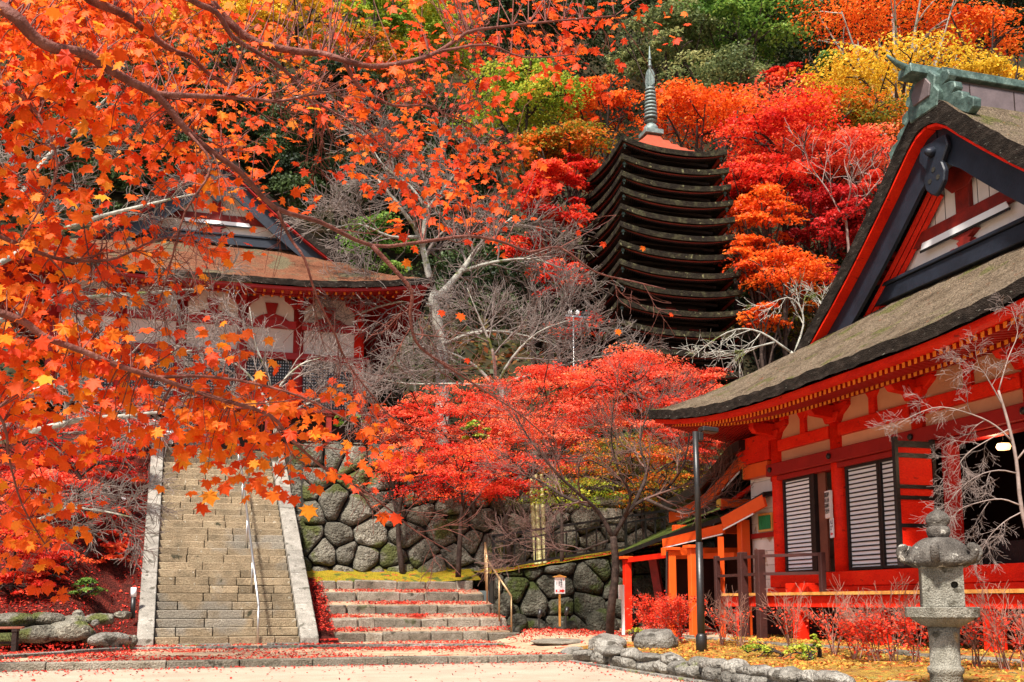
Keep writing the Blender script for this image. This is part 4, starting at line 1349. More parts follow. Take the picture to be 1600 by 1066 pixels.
rows = [[rows[0][0], rows[0][1], rows[0][2]], rows[1], rows[2]]
pw('mossy_roof', ['moss_roof', 'black_lacquer'], G().shell([[q + Vector((-.03, 0, 0)) for q in r_] for r_ in rows], 0.10))
pw('cross_beam', 'orange_paint', G().bar(at_y(1035, 862, 20.9), at_y(1165, 862, 20.9), 0.14, 0.17))
pw('cross_beam', 'orange_paint', G().bar(at_y(1045, 870, 22.6), at_y(1150, 868, 19.6), 0.10, 0.12))
pw('eave_beam', 'vermilion', G().bar(at_y(975, 876, 23.4), at_y(1040, 868, 21.8), 0.10, 0.12))
# upper porch roof with curved bargeboard and scrolled board end
XB = 10.86
cur = [(19.15, 3.86), (19.6, 3.80), (20.3, 3.50), (21.1, 3.20), (22.0, 3.02), (23.1, 2.92)]
V, F = [], []
cc = smooth_path([(0, y_, z_) for y_, z_ in cur], 4)
for q in cc:
    V += [(XB - .04, q.y, q.z), (XB - .04, q.y, q.z + 0.27), (XB + .04, q.y, q.z + 0.27), (XB + .04, q.y, q.z)]
n = len(cc)
for i in range(n - 1):
    for q in range(4):
        F.append((i * 4 + q, i * 4 + (q + 1) % 4, i * 4 + 4 + (q + 1) % 4, i * 4 + 4 + q))
F += [(0, 3, 2, 1), (n * 4 - 4, n * 4 - 3, n * 4 - 2, n * 4 - 1)]
pw('curved_bargeboard', 'orange_paint', G().add(V, F))
pw('upper_porch_roof', ['moss_roof', 'black_lacquer'], G().shell([[(x_, q.y + .05, q.z + 0.52 + (0.12 if x_ > 11 else 0)) for q in cc] for x_ in (XB - .22, XB + .6, XB + 2.2)], 0.22))
pw('trim_line', 'paper_white', G().bar((XB - .05, 19.5, 3.76), (XB - .05, 20.3, 3.43), 0.02, 0.03))
br = pw('scrolled_board', 'vermilion', G().prism([(18.28, 3.86), (19.25, 3.86), (19.5, 4.06), (19.72, 4.16), (19.78, 4.30), (19.66, 4.42), (18.28, 4.42)], XB - .07, XB + .07, plane='yz'), bevel=0.008)
sp = [(XB - .075, 19.50 + (0.11 - 0.008 * k) * math.cos(0.5 * k), 4.27 + (0.11 - 0.008 * k) * math.sin(0.5 * k)) for k in range(13)]
G().tube(sp, 0.014, 5).build('scroll_line', 'black_lacquer', br, off=po)
pw('bracket_beam', 'orange_paint', G().box(XB - .10, XB + .1, 18.30, 19.28, 3.55, 3.84), bevel=0.01)
pw('beam_end', 'bright_tip', G().box(XB - .095, XB + .095, 19.284, 19.30, 3.56, 3.83))
for k in range(3):
    pw('porch_rafter', 'vermilion', G().bar((XB + .3 + .5 * k, 18.4, 3.75), (XB + .3 + .5 * k, 21.0, 3.1), 0.08, 0.09))
pw('purlin', 'orange_paint', G().box(XB - .35, XB + 1.2, 19.8, 20.0, 3.02, 3.2), bevel=0.01)
pw('purlin_end', 'bright_tip', G().box(XB - .365, XB - .352, 19.81, 19.99, 3.03, 3.19))
pw('purlin', 'orange_paint', G().box(XB - .45, XB + 1.2, 21.9, 22.08, 2.60, 2.78), bevel=0.01)
for k in range(9):
    pw('wall_board', 'white_board' if k > 4 else 'stained_board', G().box(XB + .09, XB + .13, 18.30, 19.3, 1.16 + .29 * k + .004, 1.16 + .29 * (k + 1) - .004))
win = pw('window', 'plank_edge', G().box(XB + .05, XB + .085, 18.42, 18.98, 2.42, 2.80))
G().box(XB + .035, XB + .048, 18.47, 18.93, 2.47, 2.75).build('green_blind', 'green_curtain', win, off=po)
pw('corner_beam', 'dark_red_paint', G().box(XB + .02, XB + .085, 18.30, 19.3, 2.30, 2.40))
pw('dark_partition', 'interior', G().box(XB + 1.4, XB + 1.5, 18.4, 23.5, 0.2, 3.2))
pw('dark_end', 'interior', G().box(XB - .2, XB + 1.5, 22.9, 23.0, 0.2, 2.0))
pw('slope_brace', 'old_red_wood', G().bar(at_y(1020, 870, 23.0), at_y(1040, 985, 22.8), 0.16, 0.2))
pw('gutter_chain', 'dark_timber', G().tube([at_y(1042, 862, 20.8), at_y(1041, 985, 20.8)], 0.025, 5))

# ------------------------------------------------------------------ the darker hall at the head of the stairs
hall2 = thing('upper_hall', 'red hall with brown thatched roof standing at the head of the long stairs', 'shrine building', (-0.2, 32.0, 5.85))
build_hall(hall2, 'thatch_red', 'thatch_edge', 'cream_plaster', 'cream_plaster', 'dark_red_paint', 6, full=False)
for u_ in (-4.5, -2.6, -0.9, 0.9, 2.6, 4.5):
    G().tube([(u_, 0, 0.3), (u_, 0, 4.26)], 0.17, 12).build('column', 'vermilion' if u_ > 4 else 'dark_red_paint', hall2, True)
    build_bracket(hall2, u_, 'dark_red_paint', 'dark_red_paint')
part_box('lintel', 'dark_red_paint', hall2, -4.8, 4.8, -0.20, 0.12, 2.62, 2.82)
part_box('tie_beam', 'dark_red_paint', hall2, -4.8, 4.8, -0.14, 0.12, 3.60, 3.84)
part_box('eave_purlin', 'dark_red_paint', hall2, -5.6, 5.6, -0.13, 0.13, 4.668, 4.75)
part_box('platform', 'dark_timber', hall2, -4.9, 4.9, -0.5, 8, -0.4, 0.78)
part_box('veranda', 'old_red_wood', hall2, -5.4, 5.4, -1.15, -0.1, 0.80, 0.90)
for u_ in (-5.2, -3.5, -1.7, 0, 1.7, 3.5, 5.2):
    part_box('veranda_post', 'old_red_wood', hall2, u_ - .08, u_ + .08, -1.08, -0.92, -0.4, 0.795)
part_box('side_wall', 'dark_red_paint', hall2, 4.44, 4.56, 0.2, 8, 0.9, 4.8)
for a, b in ((-4.5, -2.6), (-2.6, -0.9), (-0.9, 0.9), (0.9, 2.6), (2.6, 4.5)):
    part_box('plaster_panel', 'cream_plaster', hall2, a + .15, b - .15, -0.04, 0.04, 2.82, 3.60)
    part_box('upper_plaster_panel', 'cream_plaster', hall2, a + .15, b - .15, -0.04, 0.04, 3.84, 4.66)
    d = part_box('lattice_shutter', 'paper_white', hall2, a + .17, b - .17, 0.0, 0.02, 0.95, 2.60)
    g = G()
    nx, nz = 18, 17
    for i in range(nx + 1):
        q = a + .17 + (b - a - .34) * i / nx
        g.box(q - .022, q + .022, -0.03, -0.004, 0.95, 2.60)
    for j in range(nz + 1):
        q = 0.95 + 1.65 * j / nz
        g.box(a + .17, b - .17, -0.034, -0.006, q - .022, q + .022)
    g.build('grid_bars', 'black_lacquer', d, kind='stuff', fix=False)
    c = (a + b) / 2
    G().prism([(c - .55, 3.845), (c - .35, 3.98), (c - .12, 4.05), (c - .2, 4.4), (c + .2, 4.4), (c + .12, 4.05), (c + .35, 3.98), (c + .55, 3.845)], -0.10, -0.045).build('frog_leg_strut', 'dark_red_paint', hall2)
tb = thing('notice_board', 'white notice board standing at the top left of the long stairs', 'notice board', at(246, 690, 29.4))
part_box('board', 'paper_white', tb, -0.42, 0.42, -0.03, 0.03, -0.05, 0.62)
for s in (-1, 1):
    part_box('leg', 'grey_twig', tb, s * 0.35 - .03, s * 0.35 + .03, 0.032, 0.09, -0.4, 0.66)
part_box('shelf_line', 'steel', tb, -0.42, 0.42, -0.05, -0.032, 0.06, 0.10)
obx = thing('offering_box', 'dark red wooden offering box at the top of the long stairs', 'box', at(300, 699, 30.4))
part_box('body', 'old_red_wood', obx, -0.5, 0.5, -0.25, 0.25, 0.08, 0.62, 0.02)
part_box('base', 'dark_timber', obx, -0.56, 0.56, -0.3, 0.3, 0.0, 0.075, 0.01)
for k in range(7):
    part_box('top_slat', 'old_red_wood', obx, -0.45 + 0.14 * k - .03, -0.45 + 0.14 * k + .03, -0.25, 0.25, 0.623, 0.66)

# ------------------------------------------------------------------ the thirteen-roofed pagoda
PC = Vector((17.95, 39.35, 8.6))
pag = thing('pagoda', 'dark wooden pagoda with thirteen close-set curved roofs and a bronze spire', 'pagoda', PC)


def pag_roof(wd, ze, rise, th, top=False):
    n = 25
    hw = wd
    P = []
    for j in range(n):
        row = []
        for i in range(n):
            a = math.sin((i / (n - 1) - .5) * pi * 0.92) / math.sin(pi * 0.46) * hw
            b = math.sin((j / (n - 1) - .5) * pi * 0.92) / math.sin(pi * 0.46) * hw
            m_ = hw - max(abs(a), abs(b))
            t = m_ / hw
            sd_ = min(abs(a), abs(b)) / hw
            lift = 0.32 * sd_ ** 2.4 * max(0, 1 - 2.2 * t) ** 1.5
            row.append((a, b, ze + rise * (0.45 * t + 0.55 * t * t) + lift))
        P.append(row)
    return P


tiers = [211, 239.5, 266, 291, 317.6, 345, 374.6, 404, 433, 465, 497, 528, 562]
for k, py in enumerate(tiers):
    hw = 2.40 + 0.52 * k / 12
    # height of the near corner from the photograph, less the corner's own upsweep
    cz = at_y(972 - 6 * k / 12, py, PC.y - hw).z - PC.z
    ze = cz - 0.31
    P = pag_roof(hw, ze, 1.95 if k == 0 else 1.0, 0.16)
    rf = G().shell(P, 0.22).build('roof', ['bark_red' if k == 0 else 'bark_edge', 'bark_edge'], pag)
    g = G()
    for sx in range(4):
        V, F = [], []
        n = 24
        for i in range(n + 1):
            s = -1 + 2 * i / n
            lift = 0.32 * abs(s) ** 2.4
            q = hw - 0.13
            p0, p1 = (s * q, -q), (s * (q - .12), -(q - .12))
            zz = ze - 0.22 + lift
            V += [(p0[0], p0[1], zz - .015), (p0[0], p0[1], zz - .055), (p1[0], p1[1], zz - .055), (p1[0], p1[1], zz - .015)]
        for i in range(n):
            for q in range(4):
                F.append((i * 4 + q, i * 4 + (q + 1) % 4, i * 4 + 4 + (q + 1) % 4, i * 4 + 4 + q))
        ca, sa = round(math.cos(sx * pi / 2)), round(math.sin(sx * pi / 2))
        g.add([(x_ * ca - y_ * sa, x_ * sa + y_ * ca, z_) for x_, y_, z_ in V], F)
    g.build('red_fascia', 'pagoda_red', rf, fix=False)
    g = G()
    nr = 46
    for i in range(nr):
        s = -0.93 + 1.86 * i / (nr - 1)
        zz = ze - 0.22 + 0.32 * abs(s) ** 2.4 - 0.085
        q = hw - 0.16
        g.bar((s * q, -q, zz), (s * q * .8, -q + 0.9, zz + 0.13), 0.045, 0.05)
        g.bar((-q, s * q, zz), (-q + 0.9, s * q * .8, zz + 0.13), 0.045, 0.05)
    g.build('rafters', 'dark_timber', rf, kind='stuff', fix=False)
    bw_ = 1.45 + 0.25 * k / 12
    zb = ze - 0.80 if k < 12 else 0
    st = G().box(-bw_, bw_, -bw_, bw_, zb - 0.1, ze + 0.1).build('storey', 'dark_timber', pag)
    g = G()
    g.box(-bw_ - .35, bw_ + .35, -bw_ - .35, bw_ + .35, ze - 0.30, ze - 0.20)
    g.build('bracket_tier', 'dark_timber', pag)
    for s in (-0.62, 0, 0.62):
        part_box('wall_panel', 'old_red_wood', st, s * bw_ - .22, s * bw_ + .22, -bw_ - .02, -bw_ - .003, ze - 0.47, ze - 0.40)
    for sx, sy in ((-1, -1), (1, -1), (-1, 1)):
        q = (hw - 0.20)
        g = G().lathe([(0.03, 0.16), (0.055, 0.12), (0.06, 0.04), (0.085, -0.05), (0.08, -0.06)], 8, (sx * q, sy * q, ze - 0.02))
        g.tube([(sx * q, sy * q, ze + 0.13), (sx * q, sy * q, ze + 0.26)], 0.012, 4)
        g.box(sx * q - .025, sx * q + .025, sy * q - .005, sy * q + .005, ze - 0.18, ze - 0.085)
        g.build('wind_bell', 'verdigris', pag, fix=False)
z0 = at_y(1013, 208, PC.y).z - PC.z
sp = G().box(-0.42, 0.42, -0.42, 0.42, z0 - 0.16, z0 + 0.06).build('spire_base', 'spire_bronze', pag, bevel=0.02)
u1 = (at_y(1013, 72, PC.y).z - PC.z - z0)
G().lathe([(0.34, 0.06), (0.34, 0.12), (0.30, 0.28), (0.20, 0.40), (0.12, 0.44), (0.12, 0.48), (0.30, 0.54), (0.16, 0.62)], 20, (0, 0, z0)).build('spire_bowl', 'spire_bronze', sp, True)
G().tube([(0, 0, z0 + .5), (0, 0, z0 + u1 * .86), (0, 0, z0 + u1)], [0.09, 0.06, 0.015], 8).build('spire_mast', 'spire_bronze', sp, True)
for k in range(9):
    zc = z0 + 0.72 + k * 0.165
    r_ = 0.29 - 0.008 * k
    G().lathe([(r_ * .5, -.012), (r_, -.042), (r_ * 1.03, -.02), (r_ * 1.03, .02), (r_, .042), (r_ * .5, .012)], 20, (0, 0, zc)).build('spire_ring', 'spire_bronze', sp, True)
zf = z0 + 0.72 + 9 * 0.165
for q in range(4):
    a = q * pi / 2 + 0.4
    ca, sa = math.cos(a), math.sin(a)
    o = [(0.03, 0), (0.26, 0.05), (0.29, 0.3), (0.24, 0.55), (0.13, 0.75), (0.03, 0.82)]
    vs = [(r_ * ca - .008 * sa, r_ * sa + .008 * ca, zf + z_) for r_, z_ in o] + [(r_ * ca + .008 * sa, r_ * sa - .008 * ca, zf + z_) for r_, z_ in o]
    n = len(o)
    G().add(vs, [tuple(range(n)), tuple(range(2 * n - 1, n - 1, -1))] + [(i, i + n, (i + 1) % n + n, (i + 1) % n) for i in range(n)]).build('flame_plate', 'spire_bronze', sp)
for zz, r_ in ((0.97, 0.10), (1.28, 0.09)):
    G().lathe([(0.03, -r_), (r_ * .8, -r_ * .55), (r_, 0), (r_ * .7, r_ * .6), (0.02, r_ * 1.2)], 14, (0, 0, zf + zz)).build('spire_jewel', 'spire_bronze', sp, True)

# ------------------------------------------------------------------ stone lantern in the garden
LP = at_y(1473, 960, 8.05)
lan = thing('stone_lantern', 'mossy grey stone lantern with curled cap and jewel finial in the garden', 'stone lantern', (LP.x, LP.y, 0.2))
lz = lambda py: at_y(1473, py, LP.y).z - 0.2
kx = (LP - E0).dot(_f) / FOC          # metres for one photo pixel there
z = lz
G().lathe([(44 * kx, z(1120)), (42 * kx, z(1100)), (24 * kx, z(1098)), (24 * kx, z(1054)), (26.5 * kx, z(1051)), (27 * kx, z(1044)), (25.5 * kx, z(1042)), (22.5 * kx, z(1040)), (22 * kx, z(1000)), (24 * kx, z(978))], 28).build('shaft', 'lantern_stone', lan, True)
part = G().lathe([(0.5, z(1125)), (0.42, z(1100))], 6)
part.v = [(a * 0.75, b * 0.75, c) for a, b, c in part.v]
part.build('base', 'lantern_stone', lan, bevel=0.02)
hexs = lambda ph: (lambda q: 1 / math.cos(((q + ph) % (pi / 3)) - pi / 6) * 0.93)
G().lathe([(27 * kx, z(979)), (34 * kx, z(976)), (48 * kx, z(967)), (48 * kx, z(965)), (56 * kx, z(964)), (57 * kx, z(950)), (55 * kx, z(948.5))], 36, shape=hexs(0.25)).build('platform', 'lantern_stone', lan, bevel=0)
bd = thing  # (fire box with a round hole through its face)
hb = 30 * kx
z0, z1 = z(948.5), z(884)
ang = R(34)
fb = []
n = 24
cxh, czh, rh = 0.55 * hb, z(914.5), 5.5 * kx
V = [(-hb, -hb, z0), (hb, -hb, z0), (hb, -hb, z1), (-hb, -hb, z1), (-hb, hb, z0), (hb, hb, z0), (hb, hb, z1), (-hb, hb, z1)]
F = [(4, 7, 6, 5), (0, 4, 5, 1), (3, 2, 6, 7), (0, 3, 7, 4), (1, 5, 6, 2)]
ring0 = [(cxh + rh * math.cos(2 * pi * i / n), -hb, czh + rh * math.sin(2 * pi * i / n)) for i in range(n)]
ring1 = [(cxh + rh * .9 * math.cos(2 * pi * i / n), -hb + .12, czh + rh * .9 * math.sin(2 * pi * i / n)) for i in range(n)]


def on_square(a):
    c, s = math.cos(a), math.sin(a)
    ts = []
    if c > 1e-6: ts.append((hb - cxh) / c)
    if c < -1e-6: ts.append((-hb - cxh) / c)
    if s > 1e-6: ts.append((z1 - czh) / s)
    if s < -1e-6: ts.append((z0 - czh) / s)
    t = min(ts)
    return (cxh + c * t, -hb, czh + s * t)


ring2 = [on_square(2 * pi * i / n) for i in range(n)]
k = len(V)
V += ring0 + ring1 + ring2
for i in range(n):
    j = (i + 1) % n
    F += [(k + i, k + j, k + n + j, k + n + i), (k + 2 * n + i, k + 2 * n + j, k + j, k + i)]
    p, q = V[k + 2 * n + i], V[k + 2 * n + j]
    for ci in range(4):
        c = V[ci]
        if abs(p[0] - q[0]) > 1e-6 and abs(p[2] - q[2]) > 1e-6 and abs(c[0] - (p[0] if abs(abs(p[0]) - hb) < 1e-6 else q[0])) < 1e-6 and abs(c[2] - (p[2] if min(abs(p[2] - z0), abs(p[2] - z1)) < 1e-6 else q[2])) < 1e-6:
            F.append((k + 2 * n + j, k + 2 * n + i, ci))
F.append(tuple(k + n + i for i in range(n)))
fbx = G().add(V, F).build('fire_box', 'lantern_stone', lan, fix=True)
fbx.rotation_euler.z = -ang
for s, zz in ((1.02, 887), (1.02, 946)):
    r_ = G().box(-hb * s, hb * s, -hb * s, hb * s, z(zz + 2.5), z(zz - 2)).build('fire_box_band', 'lantern_stone', lan, bevel=0.006)
    r_.rotation_euler.z = -ang
# cap: domed hexagon with six curled horns
g = G()
NA, NR = 60, 12
ph0 = R(-129 - 6)
for i in range(NR + 1):
    t = i / NR
    for j in range(NA):
        q = 2 * pi * j / NA
        cw = max(0, math.cos(3 * (q - ph0))) ** 2.0
        c6 = 0.5 + 0.5 * math.cos(6 * (q - ph0))
        r_ = (17 + (52 - 17) * (0.35 * t + 0.65 * math.sin(t * pi / 2) ** 0.85)) * kx * (1 + 0.05 * c6 * t)
        zz = z(841) + (z(880) - z(841)) * (0.25 * t + 0.75 * t ** 1.7) + 0.012 * c6 * t ** 3 + 0.006 * c6 * (1 - t)
        g.v.append((r_ * math.cos(q), r_ * math.sin(q), zz))
k = len(g.v)
for j in range(NA):
    q = 2 * pi * j / NA
    g.v.append((38 * kx * math.cos(q), 38 * kx * math.sin(q), z(887)))
for i in range(NR + 1):
    for j in range(NA):
        j2 = (j + 1) % NA
        g.f.append((i * NA + j, i * NA + j2, (i + 1) * NA + j2, (i + 1) * NA + j))
        g.m.append(0)
g.f.append(tuple(range(NA)))
g.f.append(tuple(k + j for j in range(NA)))
g.m += [0, 0]
cap = g.build('cap', 'lantern_cap_stone', lan, True)
for j in range(6):
    q = ph0 + j * pi / 3
    c, s = math.cos(q), math.sin(q)
    pts = [(r_ * kx * c, r_ * kx * s, z(py)) for r_, py in ((42, 874), (52, 876), (59, 872), (62, 863), (58, 856), (52, 858))]
    G().tube(smooth_path(pts, 3), [0.030 + 0.010 * math.sin(i / 5) for i in range(16)], 10).build('curled_horn', 'lantern_cap_stone', cap, True)
jw = G().lathe([(14 * kx, z(842)), (16 * kx, z(838)), (17.5 * kx, z(833)), (18 * kx, z(829)), (16 * kx, z(824.5)), (13.5 * kx, z(822)), (17.5 * kx, z(817.5)), (18.3 * kx, z(811)), (15.5 * kx, z(805)), (10 * kx, z(800.5)), (4.5 * kx, z(797.5)), (2.2 * kx, z(794)), (0.4 * kx, z(791))], 24).build('jewel', 'lantern_cap_stone', lan, True)

# ------------------------------------------------------------------ lamps, signs, fence, bench
fl = thing('flood_light_pole', 'tall black pole with a small flood light in front of the porch', 'lamp post', (7.19, 14.29, 0.2))
G().tube([(0, 0, 0), (0.0, 0, 1.7)], [0.062, 0.055], 12).tube([(0, 0, 1.69), (-0.02, 0, 3.42)], [0.047, 0.045], 12).build('pole', 'black_metal', fl, True)
G().lathe([(0.085, 0), (0.085, 0.28), (0.06, 0.32)], 12).build('base_sleeve', 'black_metal', fl, True)
hd = G().box(-0.17, 0.10, -0.10, 0.10, 3.42, 3.50).build('lamp_head', 'black_metal', fl, bevel=0.015)
hd.rotation_euler.y = R(4)
part_box('lamp_bracket', 'black_metal', fl, 0.02, 0.10, -0.05, 0.05, 3.28, 3.41, 0.01)

sgn = thing('direction_sign', 'white wooden direction sign with a red arrow on a thin brown stake', 'sign', at_y(875, 979, 22.9), 0.05)
part_box('stake', 'plank_edge', sgn, -0.022, 0.022, 0, 0.03, 0, 0.80)
bdp = part_box('board', 'paper_white', sgn, -0.13, 0.13, -0.012, 0.012 - 0.013, 0.76, 1.14)
G().prism([(-0.17, 1.142), (0.15, 1.142), (0.15, 1.155), (-0.01, 1.20), (-0.17, 1.155)], -0.05, 0.03).build('small_roof', 'plank_edge', sgn)
text('lettering', '拝\n観\n受\n付', 'ink', bdp, (0.035, -0.014, 1.055), (pi / 2, 0, 0), 0.05, 1.0)
text('lettering', '神\n廟\n拝\n所', 'ink', bdp, (-0.02, -0.014, 1.03), (pi / 2, 0, 0), 0.03, 1.0)
text('lettering', '入\n山\n口', 'ink', bdp, (-0.08, -0.014, 1.03), (pi / 2, 0, 0), 0.03, 1.0)
text('lettering', '談\n山', 'red_ink', bdp, (0.095, -0.014, 1.09), (pi / 2, 0, 0), 0.03, 1.0)
G().prism([(-0.11, 0.80), (0.06, 0.80), (0.06, 0.78), (0.12, 0.825), (0.06, 0.87), (0.06, 0.85), (-0.11, 0.85)], -0.017, -0.013).build('arrow', 'red_ink', bdp)
G().box(-0.07, -0.01, -0.020, -0.0175, 0.805, 0.845).build('arrow_label', 'paper_white', bdp)

wp = thing('white_marker_post', 'white painted marker post with a small box beside the porch post', 'post', at_y(974, 993, 21.5))
part_box('post', 'paper_white', wp, -0.03, 0.03, -0.03, 0.03, 0, 1.12, 0.004)
part_box('box', 'white_board', wp, -0.09, -0.032, -0.04, 0.04, 0.80, 1.12, 0.004)

for nm, px, py, d, lab in (('path_light', 208, 943, 20.7, 'small white-topped path light low beside the left stair stringer'), ('path_light', 192, 797, 25.5, 'small white path light higher up beside the stairs under the red maple')):
    p = at(px, py, d)
    t = thing(nm, lab, 'light', p, 0, 'path lights by the stairs')
    G().tube([(0, 0, -0.3), (0, 0, 0.13)], 0.05, 12).build('stem', 'black_metal', t, True)
    G().tube([(0, 0, 0.132), (0, 0, 0.32)], 0.055, 12).build('cap', 'paper_white', t, True)
for px, py, d, lab in ((522, 884, 26.1, 'small black spotlight standing at the foot of the tall wall'), (884, 968, 22.8, 'small black spotlight tilted on the leaves beside the direction sign'), (842, 972, 22.7, 'small black spotlight in shade left of the direction sign')):
    p = at(px, py, d)
    t = thing('spotlight', lab, 'light', p, 0, 'black garden spotlights')
    G().tube([(0, 0, -0.15), (0, 0, 0.12)], 0.02, 8).build('stake', 'black_metal', t)
    G().tube([(0, 0, 0.10), (0.05, 0.02, 0.27)], [0.04, 0.052], 10).build('lamp_body', 'black_metal', t, True)

fn = thing('ramp_fence', 'black metal railing of thin pickets climbing along the moss ramp', 'fence', (6.65, 24.25, 1.7))
for x_ in (6.65, 10.15, 13.0):
    part_box('post', 'black_metal', fn, x_ - 6.65 - .03, x_ - 6.65 + .03, -.03, .03, ramp_z(x_) - 1.75, ramp_z(x_) - 1.7 + 0.90)
for o, w_, h_ in ((0.90, 0.06, 0.06), (0.74, 0.04, 0.045), (0.12, 0.05, 0.06)):
    G().bar((-0.05, 0, ramp_z(6.6) - 1.7 + o), (6.9, 0, ramp_z(13.55) - 1.7 + o), w_, h_).build('rail', 'black_metal', fn)
for k in range(1, 26):
    x_ = 6.65 + 0.27 * k
    part_box('picket', 'black_metal', fn, x_ - 6.65 - .017, x_ - 6.65 + .017, -.017, .017, ramp_z(x_) - 1.7 + 0.14, ramp_z(x_) - 1.7 + 0.74)

for k, px in enumerate((832, 838, 846)):
    a, b = at_y(px + 6 - 5 * k * 0 , 886, 24.9), at_y(px - 3 + k * 1.5, 742, 25.6)
    t = thing('bamboo_pole', ('leftmost', 'middle', 'rightmost')[k] + ' of three upright yellow bamboo poles behind the black ramp fence', 'bamboo pole', a, 0, 'bamboo poles')
    n = 8
    g = G()
    pts, rad = [], []
    for i in range(n):
        p, q = a.lerp(b, i / n), a.lerp(b, (i + 1) / n)
        pts += [p, p.lerp(q, .04), p.lerp(q, .08)]
        rad += [0.056, 0.062, 0.052]
    pts.append(b)
    rad.append(0.05)
    g.tube(pts, rad, 10)
    g.build('culm', 'bamboo', t, True, off=a)

bn = thing('bench', 'dark slatted wooden bench at the left edge before the boulders', 'bench', at_y(6, 1016, 18.6), 0.05)
bz = 0.0
for k in range(4):
    part_box('seat_slat', 'floor_wood', bn, -1.5, 0.27, -0.22 + .105 * k, -0.22 + .105 * k + .09, 0.345, 0.375, 0.004)
for x_ in (0.16, -1.35):
    for y_ in (-0.18, 0.13):
        part_box('leg', 'dark_timber', bn, x_ - .035, x_ + .035, y_ - .03, y_ + .03, -0.02, 0.30)
    part_box('bearer', 'dark_timber', bn, x_ - .04, x_ + .04, -0.22, 0.20, 0.302, 0.343)
part_box('stretcher', 'dark_timber', bn, -1.3, 0.12, -0.05, 0.0, 0.10, 0.14)

cp = thing('camera_pole', 'thin grey pole with two small white lamps standing before the pagoda', 'lamp post', at_y(897, 640, 33.0))
ztop = at_y(897, 493, 33.0).z - at_y(897, 640, 33.0).z
G().tube([(0, 0, -1.5), (0, 0, ztop)], 0.035, 8).build('pole', 'steel', cp, True)
part_box('crossbar', 'steel', cp, -0.3, 0.55, -.02, .02, ztop - .06, ztop)
for x_ in (-0.12, 0.16):
    G().lathe([(0.02, 0), (0.07, 0.05), (0.075, 0.14), (0.03, 0.2)], 10, (x_, 0, ztop)).build('lamp', 'paper_white', cp, True)
part_box('flood_head', 'black_metal', cp, 0.3, 0.62, -.08, .08, ztop + .02, ztop + .16, .01)

